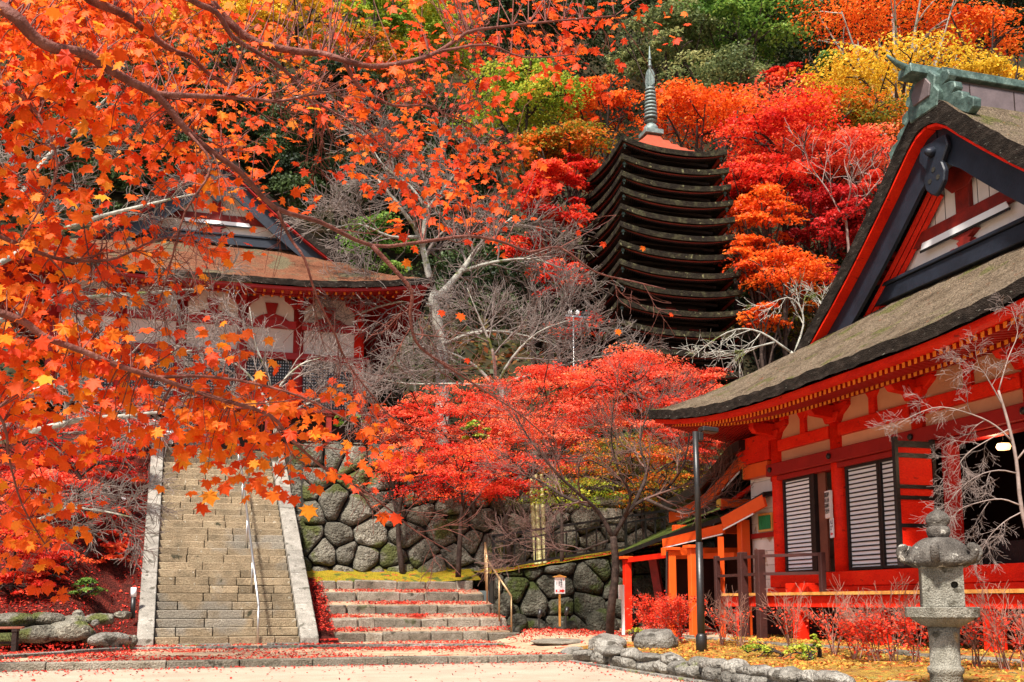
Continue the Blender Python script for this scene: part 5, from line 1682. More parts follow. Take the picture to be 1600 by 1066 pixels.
# ================================================================== vegetation
# ------------------------------------------------------------------ the great maple whose branches hang into the view
MT = Vector((-3.0, 4.3, 0))
maple = thing('maple_tree', 'near maple with orange-red leaves and long bare branches arching across the view', 'tree', MT)
LIMBS = {
    'A': ([(0, 11, 4.3), (28, 30, 4.3), (51, 56, 4.35), (84, 75, 4.4), (132, 84, 4.5), (167, 106, 4.6), (203, 127, 4.7), (243, 147, 4.8), (266, 172, 4.85), (291, 203, 4.9), (329, 236, 5.0), (375, 269, 5.1), (430, 325, 5.4), (500, 347, 5.7), (581, 384, 6.0), (660, 378, 6.2), (733, 369, 6.4), (790, 380, 6.6), (827, 394, 6.7), (875, 387, 6.8), (930, 425, 6.9), (990, 440, 7.0), (1040, 452, 7.0)], 0.029, 0.004),
    'B': ([(581, 384, 6.0), (615, 420, 6.05), (643, 455, 6.1), (641, 491, 6.15), (650, 534, 6.2), (682, 562, 6.3), (760, 612, 6.5), (810, 645, 6.6), (850, 680, 6.7)], 0.016, 0.004),
    'C': ([(433, 330, 5.4), (454, 373, 5.5), (476, 405, 5.5), (494, 462, 5.6), (522, 519, 5.7), (544, 569, 5.8), (586, 623, 5.9), (611, 651, 6.0), (660, 672, 6.1), (715, 682, 6.2)], 0.010, 0.003),
    'D': ([(243, 147, 4.8), (300, 150, 4.9), (350, 152, 5.0), (400, 156, 5.1), (440, 158, 5.2), (475, 150, 5.3), (540, 140, 5.5)], 0.016, 0.005),
    'E': ([(110, -30, 5.3), (142, 0, 5.4), (177, 15, 5.5), (210, 33, 5.6), (243, 61, 5.7), (274, 81, 5.8), (300, 90, 5.9), (330, 118, 6.0), (390, 150, 6.1)], 0.030, 0.010),
    'F': ([(270, -40, 5.4), (299, 0, 5.5), (339, 20, 5.6), (362, 56, 5.7), (400, 81, 5.8), (433, 101, 5.9), (466, 132, 6.0), (501, 182, 6.1), (504, 205, 6.2), (496, 253, 6.3)], 0.020, 0.005),
    'G': ([(466, 132, 6.0), (486, 154, 6.1), (520, 175, 6.2), (565, 201, 6.3), (610, 240, 6.4)], 0.012, 0.004),
    'H': ([(300, -30, 5.9), (380, 55, 6.0), (448, 78, 6.1), (501, 84, 6.2), (537, 94, 6.2), (582, 104, 6.3), (641, 96, 6.4), (684, 81, 6.5), (719, 58, 6.6), (740, 48, 6.6), (800, 40, 6.8), (880, 32, 7.0), (960, 25, 7.2)], 0.027, 0.006),
    'I': ([(537, 94, 6.2), (555, 129, 6.3), (577, 147, 6.4), (615, 165, 6.5), (666, 165, 6.6), (694, 177, 6.7), (727, 189, 6.8), (800, 235, 7.0)], 0.013, 0.004),
    'J': ([(-40, 478, 4.4), (32, 500, 4.5), (69, 526, 4.55), (127, 548, 4.6), (186, 572, 4.7), (244, 590, 4.8), (330, 620, 5.0), (420, 648, 5.2), (456, 688, 5.3), (512, 736, 5.5), (564, 764, 5.6), (608, 796, 5.7), (652, 832, 5.8), (704, 862, 5.9)], 0.020, 0.003),
    'K': ([(-40, 358, 4.5), (0, 370, 4.6), (84, 403, 4.8), (140, 408, 4.9), (183, 403, 5.0), (244, 375, 5.1), (300, 368, 5.3)], 0.012, 0.004),
    'L': ([(-40, 600, 4.4), (5, 660, 4.5), (15, 720, 4.6), (35, 790, 4.7), (70, 850, 4.8)], 0.008, 0.003),
    'M': ([(244, 590, 4.8), (320, 588, 5.0), (400, 600, 5.1), (470, 620, 5.2), (540, 655, 5.4), (600, 690, 5.5)], 0.010, 0.003),
    'N': ([(291, 203, 4.9), (330, 260, 4.9), (290, 330, 4.9), (270, 400, 5.0), (250, 470, 5.0)], 0.008, 0.003),
    'O': ([(0, 120, 4.6), (60, 180, 4.6), (90, 260, 4.6), (60, 330, 4.6), (30, 380, 4.6)], 0.010, 0.003),
    'P': ([(684, 81, 6.5), (760, 70, 6.6), (820, 90, 6.7), (900, 85, 6.9)], 0.010, 0.003),
}
rng = random.Random(7)
segs = []
limb_pts = []
for key, (tr, r0, r1) in LIMBS.items():
    q = smooth_path([at(*p) for p in tr], 3)
    b = G().tube(q, [r0 + (r1 - r0) * (i / (len(q) - 1)) ** 0.8 for i in range(len(q))], 8 if r0 > 0.012 else 6).build('branch', 'maple_bark', maple, True, off=MT, fix=False)
    n = len(q)
    limb_pts += [(p, r0 + (r1 - r0) * i / (n - 1)) for i, p in enumerate(q)]
    if key in 'BCDFGIJKN' or key in 'AH':
        sprout(rng, segs, q, min(r0, 0.012), r1, 1, 0.42 if key in 'ABCJ' else 0.34, 10, 0.75, 0.22, 0.02, 0.3)
fork = MT + Vector((0.25, 0.05, 3.6))
G().tube(smooth_path([MT + Vector((0, 0, -.2)), MT + Vector((0.05, 0, 1.2)), MT + Vector((0.1, 0.05, 2.5)), fork], 3), [0.19 - 0.008 * i for i in range(10)], 14).build('trunk', 'maple_bark', maple, True, off=MT)
for key, h in (('A', 1), ('E', 1), ('F', 1), ('H', 1), ('J', .55), ('K', .7), ('L', .5), ('O', .85)):
    e = at(*LIMBS[key][0][0])
    s = MT + (fork - MT) * h
    q = smooth_path([s, s.lerp(e, .5) + Vector((0, 0, .15)), e], 4)
    limb_pts += [(p, 0.012) for p in q[2:]]
    G().tube(q, [0.07 - 0.04 * i / 8 for i in range(9)] if LIMBS[key][1] > .02 else [LIMBS[key][1] * 1.6 - LIMBS[key][1] * 0.6 * i / 8 for i in range(9)], 8).build('branch', 'maple_bark', maple, True, off=MT)

DENS = ["8899743156853", "8999754444521", "8357744576000", "6135511488300", "6421200034100", "5322100000000", "6410000000000",
        "8853210000000", "4147883100000", "3001343200000", "7100000000000", "3000000000000"]
LP_ = np.array([tuple(p) for p, _ in limb_pts])
vd = np.array(tuple(_f))
pd = LP_ - np.array(EYE)
dep = pd @ vd
lpx = 800 + FOC * (pd @ np.array(tuple(_r))) / dep
lpy = PRY - FOC * (pd @ np.array(tuple(_u))) / dep
rs = np.random.RandomState(9)
LC, LN, LT, LS = [], [], [], []
# the crown goes on beyond the edges of the picture
cells_ = [(i, j, int(ch) * 2.4) for j, row in enumerate(DENS) for i, ch in enumerate(row)]
cells_ += [(i, j, 5) for i in range(-6, 0) for j in range(-2, 9)] + [(i, j, 4) for i in range(0, 12) for j in (-2, -1)]
for i, j, cnt in cells_:
    if True:
        for _ in range(int(round(cnt))):
            px, py = i * 80 + rs.uniform(-10, 90), j * 76 + rs.uniform(-10, 86)
            k = int(np.argmin((lpx - px) ** 2 + (lpy - py) ** 2))
            d = float(np.clip(dep[k] + rs.uniform(-0.05, 1.1), 3.9, 8.5))
            far_ = (j < 5 and 2 <= i <= 10 and rs.rand() < 0.45)
            if far_:
                d += rs.uniform(0.5, 2.5)
            c = at(px, py, d)
            s = Vector(LP_[k])
            L = (c - s).length
            if L > 0.05 and rs.rand() < 0.8:
                mid = s.lerp(c, .55) + Vector((rs.normal(0, .06 * L), rs.normal(0, .06 * L), .10 * L))
                segs.append((smooth_path([s, mid, c], 3), min(0.0045, limb_pts[k][1] * .6), 0.0016))
            for q in range(rs.randint(4, 7)):
                LC.append(np.array(c) + rs.normal(0, 0.085, 3) * np.array([1, 1, .7]))
                LN.append(np.array([-0.1, -0.8, 0.55]) + rs.normal(0, 0.42, 3))
                LT.append(np.array([rs.normal(0, .7), rs.normal(0, .3), -0.75 + rs.normal(0, .35)]))
                LS.append(rs.uniform(0.046, 0.100) * (0.85 if far_ else 1))
for px, py, d, s in ((325, 768, 5.0, 0.10), (427, 768, 5.2, 0.085), (482, 790, 5.4, 0.11), (620, 803, 5.6, 0.095), (598, 800, 5.6, 0.10), (400, 752, 5.2, .07), (1005, 385, 6.9, 0.05), (943, 378, 6.9, 0.06), (1050, 490, 7, 0.04), (965, 515, 6.9, .06), (720, 490, 6.2, .07), (690, 485, 6.2, .06), (730, 560, 6.3, .05)):
    LC.append(np.array(at(px, py, d)))
    LN.append(np.array([0.1, -0.9, 0.2]))
    LT.append(np.array([rs.normal(0, .25), 0, -1]))
    LS.append(s)
branch_mesh('twigs', segs, 'maple_bark', maple, MT, kind='stuff', rmin=0.0016)
LC, LN, LT, LS = map(np.array, (LC, LN, LT, LS))
# the nearest and largest leaves are single objects, the rest one mass
score = LS / ((LC - np.array(EYE)) @ vd)
lx_ = 800 + FOC * ((LC - np.array(EYE)) @ np.array(tuple(_r))) / ((LC - np.array(EYE)) @ vd)
ly_ = PRY - FOC * ((LC - np.array(EYE)) @ np.array(tuple(_u))) / ((LC - np.array(EYE)) @ vd)
score[(lx_ < 0) | (ly_ < 0)] = 0
score[-13:] += 1
order = np.argsort(-score)
one, rest = order[:300], order[300:]
lm = [fast_mesh('leaf', LEAF_V * np.array([1, 1, k]), LEAF_F, ['leaf_maple_near']) for k in (0.6, 1.0, 1.7)]
t_, b_, n_ = frames(LN, LT)
for c, i in enumerate(one):
    M = Matrix(((t_[i][0], b_[i][0], n_[i][0]), (t_[i][1], b_[i][1], n_[i][1]), (t_[i][2], b_[i][2], n_[i][2])))
    o = bpy.data.objects.new('leaf', lm[c % 3])
    COL.objects.link(o)
    o.parent = maple
    o.location = Vector(LC[i]) - MT
    o.rotation_euler = M.to_euler()
    o.scale = (LS[i],) * 3
V, F, k = leaf_cloud(LC[rest] - np.array(MT), LS[rest], LN[rest], LT[rest], True)
pxr = 800 + FOC * ((LC[rest] - np.array(EYE)) @ np.array(tuple(_r))) / ((LC[rest] - np.array(EYE)) @ vd)
kk = np.clip(rs.beta(1.6, 1.6, len(rest)) - np.clip((pxr - 450) / 1500, 0, .25), 0.01, 1)
ob('foliage', fast_mesh('foliage', V, F, ['leaf_maple_near'], np.repeat(kk, k)), maple, kind='stuff')

# ------------------------------------------------------------------ trees on the hillside, from the photograph's pixel, size and distance
HT = 'trees on the hillside'
TREES = [
    # name, label, leaves, px, py, half width, half height, distance, options
    ('evergreen_oak', 'large deep green tree at the top right of the pagoda spire', 'leaf_green', 1155, 45, 100, 75, 66, dict(npad=60)),
    ('evergreen_oak', 'green tree directly behind the pagoda spire', 'leaf_olive', 1040, 75, 80, 60, 64, dict(npad=46)),
    ('grey_green_tree', 'hazy grey-green tree low right of the pagoda spire', 'leaf_olive', 1125, 130, 80, 42, 60, dict(npad=40)),
    ('maple_tree', 'bright orange maple with pale trunks at the upper right corner', 'leaf_orange', 1395, 40, 140, 66, 62, dict(npad=64, dens=.75, bark='lichen_bark', flat=.2, limbs=10)),
    ('orange_tree', 'orange leafed tree above the ridge of the shrine roof', 'leaf_orange', 1530, 70, 70, 50, 60, dict(dens=.6)),
    ('cedar_tree', 'dark conifer at the extreme top right', 'leaf_dark', 1570, 40, 60, 90, 66, dict(up=.3)),
    ('round_bush_tree', 'small rounded green tree left of the yellow maple', 'leaf_green', 1290, 108, 38, 26, 57, dict(npad=18)),
    ('yellow_maple', 'wide yellow maple behind the ridge of the shrine roof', 'leaf_yellow', 1400, 140, 140, 34, 53, dict(npad=54, flat=.22)),
    ('yellow_maple', 'yellow-orange maple showing above the shrine ridge at the right edge', 'leaf_yellow', 1560, 125, 60, 22, 53, dict(npad=18)),
    ('mixed_maple', 'orange maple with green patches left of the shrine gable', 'leaf_mixed', 1350, 200, 90, 36, 50, dict(npad=40)),
    ('misty_maple', 'pale pinkish thin-leaved maple right of the spire', 'leaf_coral', 1195, 165, 70, 34, 54, dict(dens=.6, npad=30)),
    ('red_maple', 'broad scarlet maple between pagoda top and shrine gable', 'leaf_red', 1225, 225, 110, 48, 48, dict(npad=60)),
    ('red_maple', 'rose red maple just left of the shrine gable slope', 'leaf_coral', 1330, 255, 85, 44, 47, dict(npad=46)),
    ('red_maple', 'scarlet maple touching the top roofs of the pagoda on the right', 'leaf_red', 1190, 285, 70, 36, 46, dict(npad=34)),
    ('crimson_maple', 'dark crimson maple in the shade left of the shrine gable', 'leaf_crimson', 1300, 355, 80, 60, 45, dict(npad=48)),
    ('orange_maple', 'orange maple touching the pagoda roofs halfway up on the right', 'leaf_orange', 1190, 340, 55, 50, 44, dict(npad=34)),
    ('orange_maple', 'coral orange maple peeping past the middle of the gable slope', 'leaf_coral', 1368, 310, 36, 44, 44, dict(npad=20)),
    ('orange_maple', 'bright orange maple low right of the pagoda', 'leaf_orange', 1225, 435, 75, 42, 42, dict(npad=34, flat=.22)),
    ('crimson_maple', 'small crimson maple below the dark gap by the gable', 'leaf_crimson', 1285, 440, 40, 22, 43, dict(npad=16)),
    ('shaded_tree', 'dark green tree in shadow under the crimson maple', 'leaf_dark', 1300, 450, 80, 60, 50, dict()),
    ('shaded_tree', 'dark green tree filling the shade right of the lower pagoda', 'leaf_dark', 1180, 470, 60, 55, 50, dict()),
    ('orange_maple', 'small orange maple beside the lowest pagoda roofs', 'leaf_orange', 1190, 500, 40, 20, 41, dict(npad=14)),
    ('orange_maple', 'orange-red maple behind the base of the spire', 'leaf_orange', 1090, 190, 95, 40, 52, dict(npad=48)),
    ('orange_maple', 'orange maple left of the spire above the top roof', 'leaf_orange', 935, 165, 60, 42, 53, dict(npad=34)),
    ('lime_maple', 'yellow-green maple under the hanging red branch left of the pagoda', 'leaf_lime', 825, 165, 95, 62, 50, dict(npad=50, flat=.22)),
    ('mixed_maple', 'orange and green maple touching the pagoda top roof on the left', 'leaf_mixed', 890, 235, 70, 40, 47, dict(npad=34)),
    ('red_maple', 'narrow red maple along the left edge of the pagoda roofs', 'leaf_red', 865, 320, 55, 75, 44, dict(npad=44, flat=.2)),
    ('red_maple', 'small red maple left of the lower pagoda roofs', 'leaf_red', 885, 440, 45, 40, 43, dict(npad=24, dens=.7)),
    ('red_maple', 'low red maple at the foot of the pagoda on the left', 'leaf_red', 905, 515, 50, 26, 42, dict(npad=18, dens=.6)),
    ('green_tree', 'fresh green tree at the top centre behind the maple branches', 'leaf_lime', 660, 70, 80, 62, 60, dict(npad=40)),
    ('green_tree', 'vivid green tree crown at the top edge left of centre', 'leaf_bush', 590, 25, 45, 60, 58, dict(npad=24)),
    ('golden_tree', 'golden orange tree at the top edge behind the near maple', 'leaf_yellow', 460, 40, 90, 60, 58, dict(npad=34)),
    ('golden_tree', 'golden brown tree at the upper left corner', 'leaf_orange', 200, 60, 170, 90, 60, dict(npad=50)),
    ('cedar_tree', 'tall dark cedar behind the ridge of the upper hall', 'leaf_dark', 520, 250, 90, 170, 50, dict(npad=60, up=.3)),
    ('cedar_tree', 'tall dark cedar at the centre behind the bare grey tree', 'leaf_dark', 680, 300, 110, 150, 54, dict(npad=60, up=.3)),
    ('cedar_tree', 'dark cedar left of the upper hall gable', 'leaf_dark', 330, 220, 120, 160, 55, dict(npad=60, up=.3)),
    ('cedar_tree', 'dark cedar far left behind the twigs', 'leaf_dark', 90, 300, 170, 190, 52, dict(npad=70, up=.3)),
    ('cedar_tree', 'dark cedar at the top centre right of the fresh green tree', 'leaf_dark', 850, 40, 130, 90, 72, dict(npad=60, up=.3)),
    ('evergreen_bush', 'low green tree right behind the eave of the upper hall', 'leaf_green', 590, 400, 60, 60, 46, dict(npad=24, dens=.8)),
    ('cedar_tree', 'dark cedar behind the lower left of the pagoda', 'leaf_dark', 800, 470, 130, 90, 50, dict(npad=50, up=.3)),
    ('red_maple', 'scarlet maple filling the gap beside the sixth pagoda roof', 'leaf_red', 1150, 300, 45, 40, 47, dict(npad=24)),
    ('red_maple', 'large red maple in the middle of the right hillside', 'leaf_coral', 1270, 290, 95, 50, 49, dict(npad=56)),
    ('orange_maple', 'orange maple on the right hillside under the yellow maple', 'leaf_orange', 1290, 190, 70, 30, 51, dict(npad=30)),
    ('red_maple', 'deep red maple behind the lower gable slope', 'leaf_crimson', 1350, 370, 45, 45, 46, dict(npad=26)),
    ('orange_maple', 'glowing orange maple against the pagoda roofs low on the right', 'leaf_orange', 1180, 405, 50, 36, 43, dict(npad=26, flat=.2)),
    ('mixed_maple', 'green and orange maple behind the low orange maple', 'leaf_mixed', 1250, 500, 70, 40, 44, dict(npad=30)),
    ('red_maple', 'red maple high behind the top roof left corner', 'leaf_red', 905, 280, 40, 36, 46, dict(npad=20)),
    ('mixed_maple', 'yellowing maple between the lime maple and the pagoda', 'leaf_mixed', 840, 250, 60, 36, 48, dict(npad=30)),
    ('red_maple', 'red maple above the thicket left of the pagoda middle', 'leaf_red', 835, 400, 50, 40, 45, dict(npad=26, dens=.9)),
    ('orange_maple', 'coral maple above the spire right of the big green tree', 'leaf_red', 1230, 130, 40, 26, 57, dict(npad=16)),
    ('golden_tree', 'brown-gold thin tree behind the branches at the upper left', 'leaf_yellow', 330, 40, 80, 60, 57, dict(npad=30, dens=.8)),
    ('mixed_maple', 'mottled maple between golden tree and fresh green tree', 'leaf_mixed', 560, 110, 80, 50, 56, dict(npad=34)),
    ('cedar_tree', 'dark cedar behind the top orange maple at the right', 'leaf_dark', 1380, 60, 170, 110, 76, dict(npad=60, up=.3)),
    ('cedar_tree', 'dark cedar behind the big green tree above the spire', 'leaf_dark', 1100, 40, 170, 110, 78, dict(npad=60, up=.3)),
]
for k, (nm, lab, m, px, py, rx, ry, d, kw) in enumerate(TREES):
    leafy_tree(nm, lab, m, px, py, rx, ry, d, 1000 + k, **kw)

# ------------------------------------------------------------------ the coral maples over the stone walls
MG = 'coral maples over the stone walls'
MID = [
    ('red maple spreading over the tall boulder wall left of centre', 'leaf_coral', 700, 662, 115, 56, 28.6, 5.1, 90),
    ('coral maple in the middle above the bamboo poles', 'leaf_coral', 845, 642, 125, 72, 29.0, 5.1, 110),
    ('wide coral maple reaching up to the foot of the pagoda', 'leaf_coral', 1000, 622, 135, 74, 28.6, 5.1, 120),
    ('coral maple behind the eave tip of the shrine hall', 'leaf_coral', 1110, 655, 80, 80, 29.0, 5.1, 70),
    ('low scarlet maple bough just above the bamboo poles', 'leaf_red', 735, 745, 130, 46, 26.0, 1.9, 90),
    ('green and orange maple behind the bare cherry', 'leaf_mixed', 980, 735, 130, 50, 26.4, 2.2, 80),
    ('lime green maple bough above the ramp fence', 'leaf_lime', 895, 775, 90, 28, 25.8, 2.2, 36),
    ('small coral maple above the left end of the tall boulder wall', 'leaf_coral', 630, 660, 50, 34, 28.4, 5.1, 34),
    ('coral maple bough hanging in front of the middle of the wall', 'leaf_coral', 820, 705, 110, 50, 26.6, 2.0, 70),
    ('coral maple between the cherry and the porch roof', 'leaf_coral', 1060, 690, 80, 50, 27.4, 2.6, 50),
    ('coral maple bough low over the left of the tall boulder wall', 'leaf_coral', 650, 725, 75, 38, 26.6, 1.9, 50),
    ('orange maple low behind the cherry fork', 'leaf_mixed', 1040, 770, 80, 34, 26.6, 2.6, 40),
]
for k, (lab, m, px, py, rx, ry, d, bz_, npd) in enumerate(MID):
    leafy_tree('maple_tree', lab, m, px, py, rx, ry, d, 1200 + k, group=MG, npad=npd, leaf_px=3.5, base_z=bz_, flat=.22, bark='dark_bark', dens=.40 if m in ('leaf_mixed', 'leaf_lime') or k == 8 else .85, trunk=0.6 if k % 2 else -0.3, low=-.85, padr=.28)
leafy_tree('green_shrub', 'patch of bright green leaves among the coral maples', 'leaf_bush', 742, 676, 26, 16, 26.9, 1300, cat='shrub', group=None, npad=10, leaf_px=5, base_z=3.5)
leafy_tree('green_shrub', 'green shrub at the right corner of the upper hall', 'leaf_green', 555, 662, 28, 14, 29.0, 1301, cat='shrub', group=None, npad=10, leaf_px=5, base_z=5.1)

# left of the stairs
def over_bank(px, py, dz):
    """distance at which the line of sight runs dz above the bank"""
    d = 18.0
    while d < 32:
        p = at(px, py, d)
        if p.z - bank_z(p.x, p.y) < dz:
            return d
        d += 0.1
    return 26.0


LG = 'red maples on the leaf bank'
for k, (lab, m, px, py, rx, ry, d) in enumerate((
        ('red maple leaning over the left stringer of the stairs', 'leaf_red', 178, 715, 50, 50, 25.0),
        ('red maple in the middle of the leaf bank', 'leaf_red', 130, 720, 75, 55, 26.0),
        ('scarlet maple behind the lichened branches at the far left', 'leaf_red', 40, 700, 70, 70, 27.0),
        ('orange-red maple behind the top left of the stairs', 'leaf_coral', 180, 650, 90, 45, 29.0),
        ('low spreading red maple close above the left end of the bank', 'leaf_coral', 70, 775, 85, 42, 24.0),
        ('low red maple touching the left stringer halfway up', 'leaf_red', 128, 792, 46, 42, 23.5),
        ('bright red maple at the left edge above the scarlet shrubs', 'leaf_red', 20, 850, 60, 34, 22.5))):
    d = over_bank(px, py, 1.0)
    leafy_tree('maple_tree', lab, m, px, py, rx, ry, d, 1320 + k, group=LG, npad=40, leaf_px=4.2, base_z=bank_z(*at(px, py, d).xy), flat=.22, dens=.9, low=-.8, padr=.3)
for k, (lab, m, px, py, rx, ry, d) in enumerate((
        ('low scarlet shrub above the boulders at the left edge', 'leaf_red', 22, 918, 34, 24, 20.9),
        ('scarlet shrub next to the green bush on the bank', 'leaf_red', 75, 908, 30, 26, 21.2),
        ('small scarlet shrub on the bank halfway to the stairs', 'leaf_red', 165, 870, 30, 22, 22.4),
        ('bright red shrub high on the bank beside the stringer', 'leaf_red', 150, 800, 45, 22, 23.6),
        ('dark red shrub left of the round green bush', 'leaf_red', 100, 880, 34, 18, 22.0),
        ('spreading scarlet shrub below the low maple near the stringer', 'leaf_red', 180, 850, 24, 26, 22.0),
        ('round green bush on the red leaf bank', 'leaf_green', 135, 922, 22, 16, 20.9))):
    d = over_bank(px, py, .28)
    leafy_tree('bank_shrub', lab, m, px, py, rx, ry, d, 1340 + k, cat='shrub', group='shrubs on the leaf bank', npad=16, leaf_px=5, base_z=bank_z(*at(px, py, d).xy), limbs=4)

# ------------------------------------------------------------------ bare trees


def bare(name, label, limbs, d0, m, tw, seed, level, length, count, spread=.7, wig=.2, sag=0., base=None, group=None, rmin=.004, trunk_r=None, lo=.25):
    rng = random.Random(seed)
    b = base if base is not None else at(*limbs[0][0][0])
    t = thing(name, label, 'tree', b, 0, group)
    segs = []
    for k, (tr, r0, r1) in enumerate(limbs):
        q = smooth_path([at(*p) if not isinstance(p, Vector) else p for p in tr], 3)
        G().tube(q, [r0 + (r1 - r0) * i / (len(q) - 1) for i in range(len(q))], 8).build('trunk' if k == 0 else 'limb', m, t, True, off=b, fix=False)
        if k or len(limbs) == 1:
            sprout(rng, segs, q, r0, r1, level, length, count, spread, wig, sag, lo)
    branch_mesh('twigs', segs, tw, t, b, kind='stuff', rmin=rmin)
    return t


cb = at_y(952, 993, 21.9)
D = 22.6
bare('cherry_tree', 'bare dark cherry tree with open crown in front of the coral maples', [
    ([cb + Vector((0, 0, -.2)), (955, 950, D), (962, 890, D), (958, 838, D)], 0.10, 0.075),
    ([(958, 840, D), (935, 800, D), (905, 772, D - .3), (870, 740, D - .5), (830, 690, D - .7), (800, 640, D - .8)], 0.055, 0.010),
    ([(958, 840, D), (990, 790, D), (1040, 765, D + .3), (1070, 720, D + .3), (1080, 650, D + .3)], 0.055, 0.010),
    ([(975, 810, D), (985, 775, D - .4), (965, 730, D - .6), (955, 680, D - .7), (962, 610, D - .8)], 0.040, 0.008),
    ([(990, 790, D), (1010, 740, D + .5), (1000, 690, D + .8), (1020, 620, D + 1)], 0.05, 0.010),
    ([(920, 790, D), (880, 775, D + .6), (840, 750, D + 1), (790, 735, D + 1.2)], 0.045, 0.010),
    ([(1010, 780, D), (1060, 800, D - .3), (1110, 790, D - .5), (1140, 750, D - .6)], 0.04, 0.008),
    ([(950, 845, D), (900, 862, D + .3), (850, 858, D + .4), (800, 868, D + .4)], 0.025, 0.006),
], D, 'dark_bark', 'brown_twig', 61, 2, 1.25, 7, .62, .16, -.02, base=cb, rmin=.0042)

D = 33.5
gb = at_y(693, 622, 31.5)
gb.z = 5.1
bare('lichen_tree', 'bare tree with pale lichened trunk beside the upper hall', [
    ([gb, (690, 560, D), (682, 500, D), (676, 455, D)], 0.24, 0.17),
    ([(676, 455, D), (668, 420, D), (655, 370, D), (630, 330, D - .5), (590, 280, D - .8)], 0.14, 0.03),
    ([(660, 385, D), (668, 330, D), (690, 300, D + .5), (720, 260, D + .8)], 0.10, 0.02),
    ([(680, 470, D), (720, 425, D + .5), (750, 385, D + .8), (800, 340, D + 1)], 0.13, 0.03),
    ([(720, 425, D + .5), (770, 410, D), (830, 405, D), (880, 420, D)], 0.07, 0.02),
    ([(680, 480, D), (640, 470, D - .8), (590, 480, D - 1.2), (540, 500, D - 1.4)], 0.06, 0.015),
    ([(690, 540, D), (740, 520, D - .6), (800, 520, D - 1), (870, 540, D - 1)], 0.07, 0.015),
    ([(655, 370, D), (610, 370, D - 1), (560, 350, D - 1.5), (510, 360, D - 2)], 0.06, 0.015),
    ([(668, 330, D), (640, 290, D), (600, 260, D), (570, 210, D)], 0.06, 0.015),
], D, 'lichen_bark', 'grey_twig', 62, 2, 2.1, 8, .75, .18, 0, base=gb, rmin=.008)
D = 31
b2 = at_y(780, 640, 30)
b2.z = 5.1
bare('bare_shrub_tree', 'dense bare grey-pink thicket tree below the pagoda', [
    ([b2, (785, 620, D), (775, 600, D)], 0.10, 0.08),
    ([(775, 605, D), (740, 570, D), (700, 550, D), (650, 540, D)], 0.06, 0.012),
    ([(775, 605, D), (800, 560, D), (840, 520, D), (890, 500, D)], 0.06, 0.012),
    ([(775, 605, D), (770, 550, D - .6), (750, 500, D - .8), (730, 450, D - 1)], 0.06, 0.012),
    ([(780, 600, D), (850, 580, D), (920, 560, D), (980, 555, D)], 0.05, 0.012),
    ([(775, 605, D), (720, 600, D - .6), (640, 600, D - .8), (580, 590, D - 1)], 0.05, 0.012),
], D, 'lichen_bark', 'grey_twig', 63, 2, 1.9, 8, .7, .18, 0, base=b2, rmin=.007)
D = 27.5
b8 = at_y(430, 700, 28.2)
b8.z = 4.8
bare('bare_shrub_tree', 'bare grey thicket tree beside the head of the stairs before the upper hall', [
    ([b8, (432, 670, D), (425, 640, D)], 0.09, 0.07),
    ([(425, 645, D), (400, 600, D), (370, 570, D), (330, 560, D)], 0.05, 0.012),
    ([(425, 645, D), (440, 600, D), (470, 570, D), (500, 560, D)], 0.05, 0.012),
    ([(425, 645, D), (420, 590, D), (400, 540, D), (390, 480, D)], 0.05, 0.012),
    ([(425, 645, D), (380, 630, D), (320, 620, D), (270, 625, D)], 0.05, 0.012),
    ([(425, 645, D), (460, 640, D), (510, 620, D), (550, 625, D)], 0.04, 0.012),
], D, 'lichen_bark', 'grey_twig', 68, 2, 1.5, 7, .7, .18, 0, base=b8, rmin=.006)
D = 15.0
b3 = Vector((-4.6, 14.6, 0.0))
bare('lichen_tree', 'mossy lichened tree reaching in from the left edge before the stairs', [
    ([b3, b3 + Vector((.1, 0, 2.2)), b3 + Vector((.3, .1, 4.6))], 0.16, 0.10),
    ([b3 + Vector((.2, 0, 3.4)), (-20, 610, D), (50, 612, D), (110, 592, D), (200, 560, D), (300, 548, D)], 0.075, 0.014),
    ([b3 + Vector((.1, 0, 2.9)), (-10, 690, D), (60, 672, D), (130, 655, D), (200, 650, D), (240, 645, D), (330, 640, D + .4)], 0.065, 0.012),
    ([b3 + Vector((.1, 0, 1.9)), (0, 812, D), (60, 812, D), (100, 795, D), (150, 797, D), (205, 808, D)], 0.035, 0.010),
    ([b3 + Vector((.3, .1, 4.4)), (0, 500, D), (90, 470, D + .5), (200, 460, D + .8), (330, 450, D + 1)], 0.06, 0.012),
    ([b3 + Vector((.3, .1, 4.6)), (10, 330, D), (70, 250, D + .6), (130, 190, D + 1), (180, 140, D + 1)], 0.06, 0.012),
    ([b3 + Vector((.3, .1, 4.5)), (20, 400, D), (120, 350, D + .6), (230, 320, D + 1), (320, 300, D + 1.5)], 0.055, 0.012),
], D, 'lichen_bark', 'grey_twig', 64, 2, 1.0, 9, .75, .2, .03, base=b3, rmin=.0045)
D = 10.3
b4 = at(1660, 960, 10.2)
b4.z = 0.25
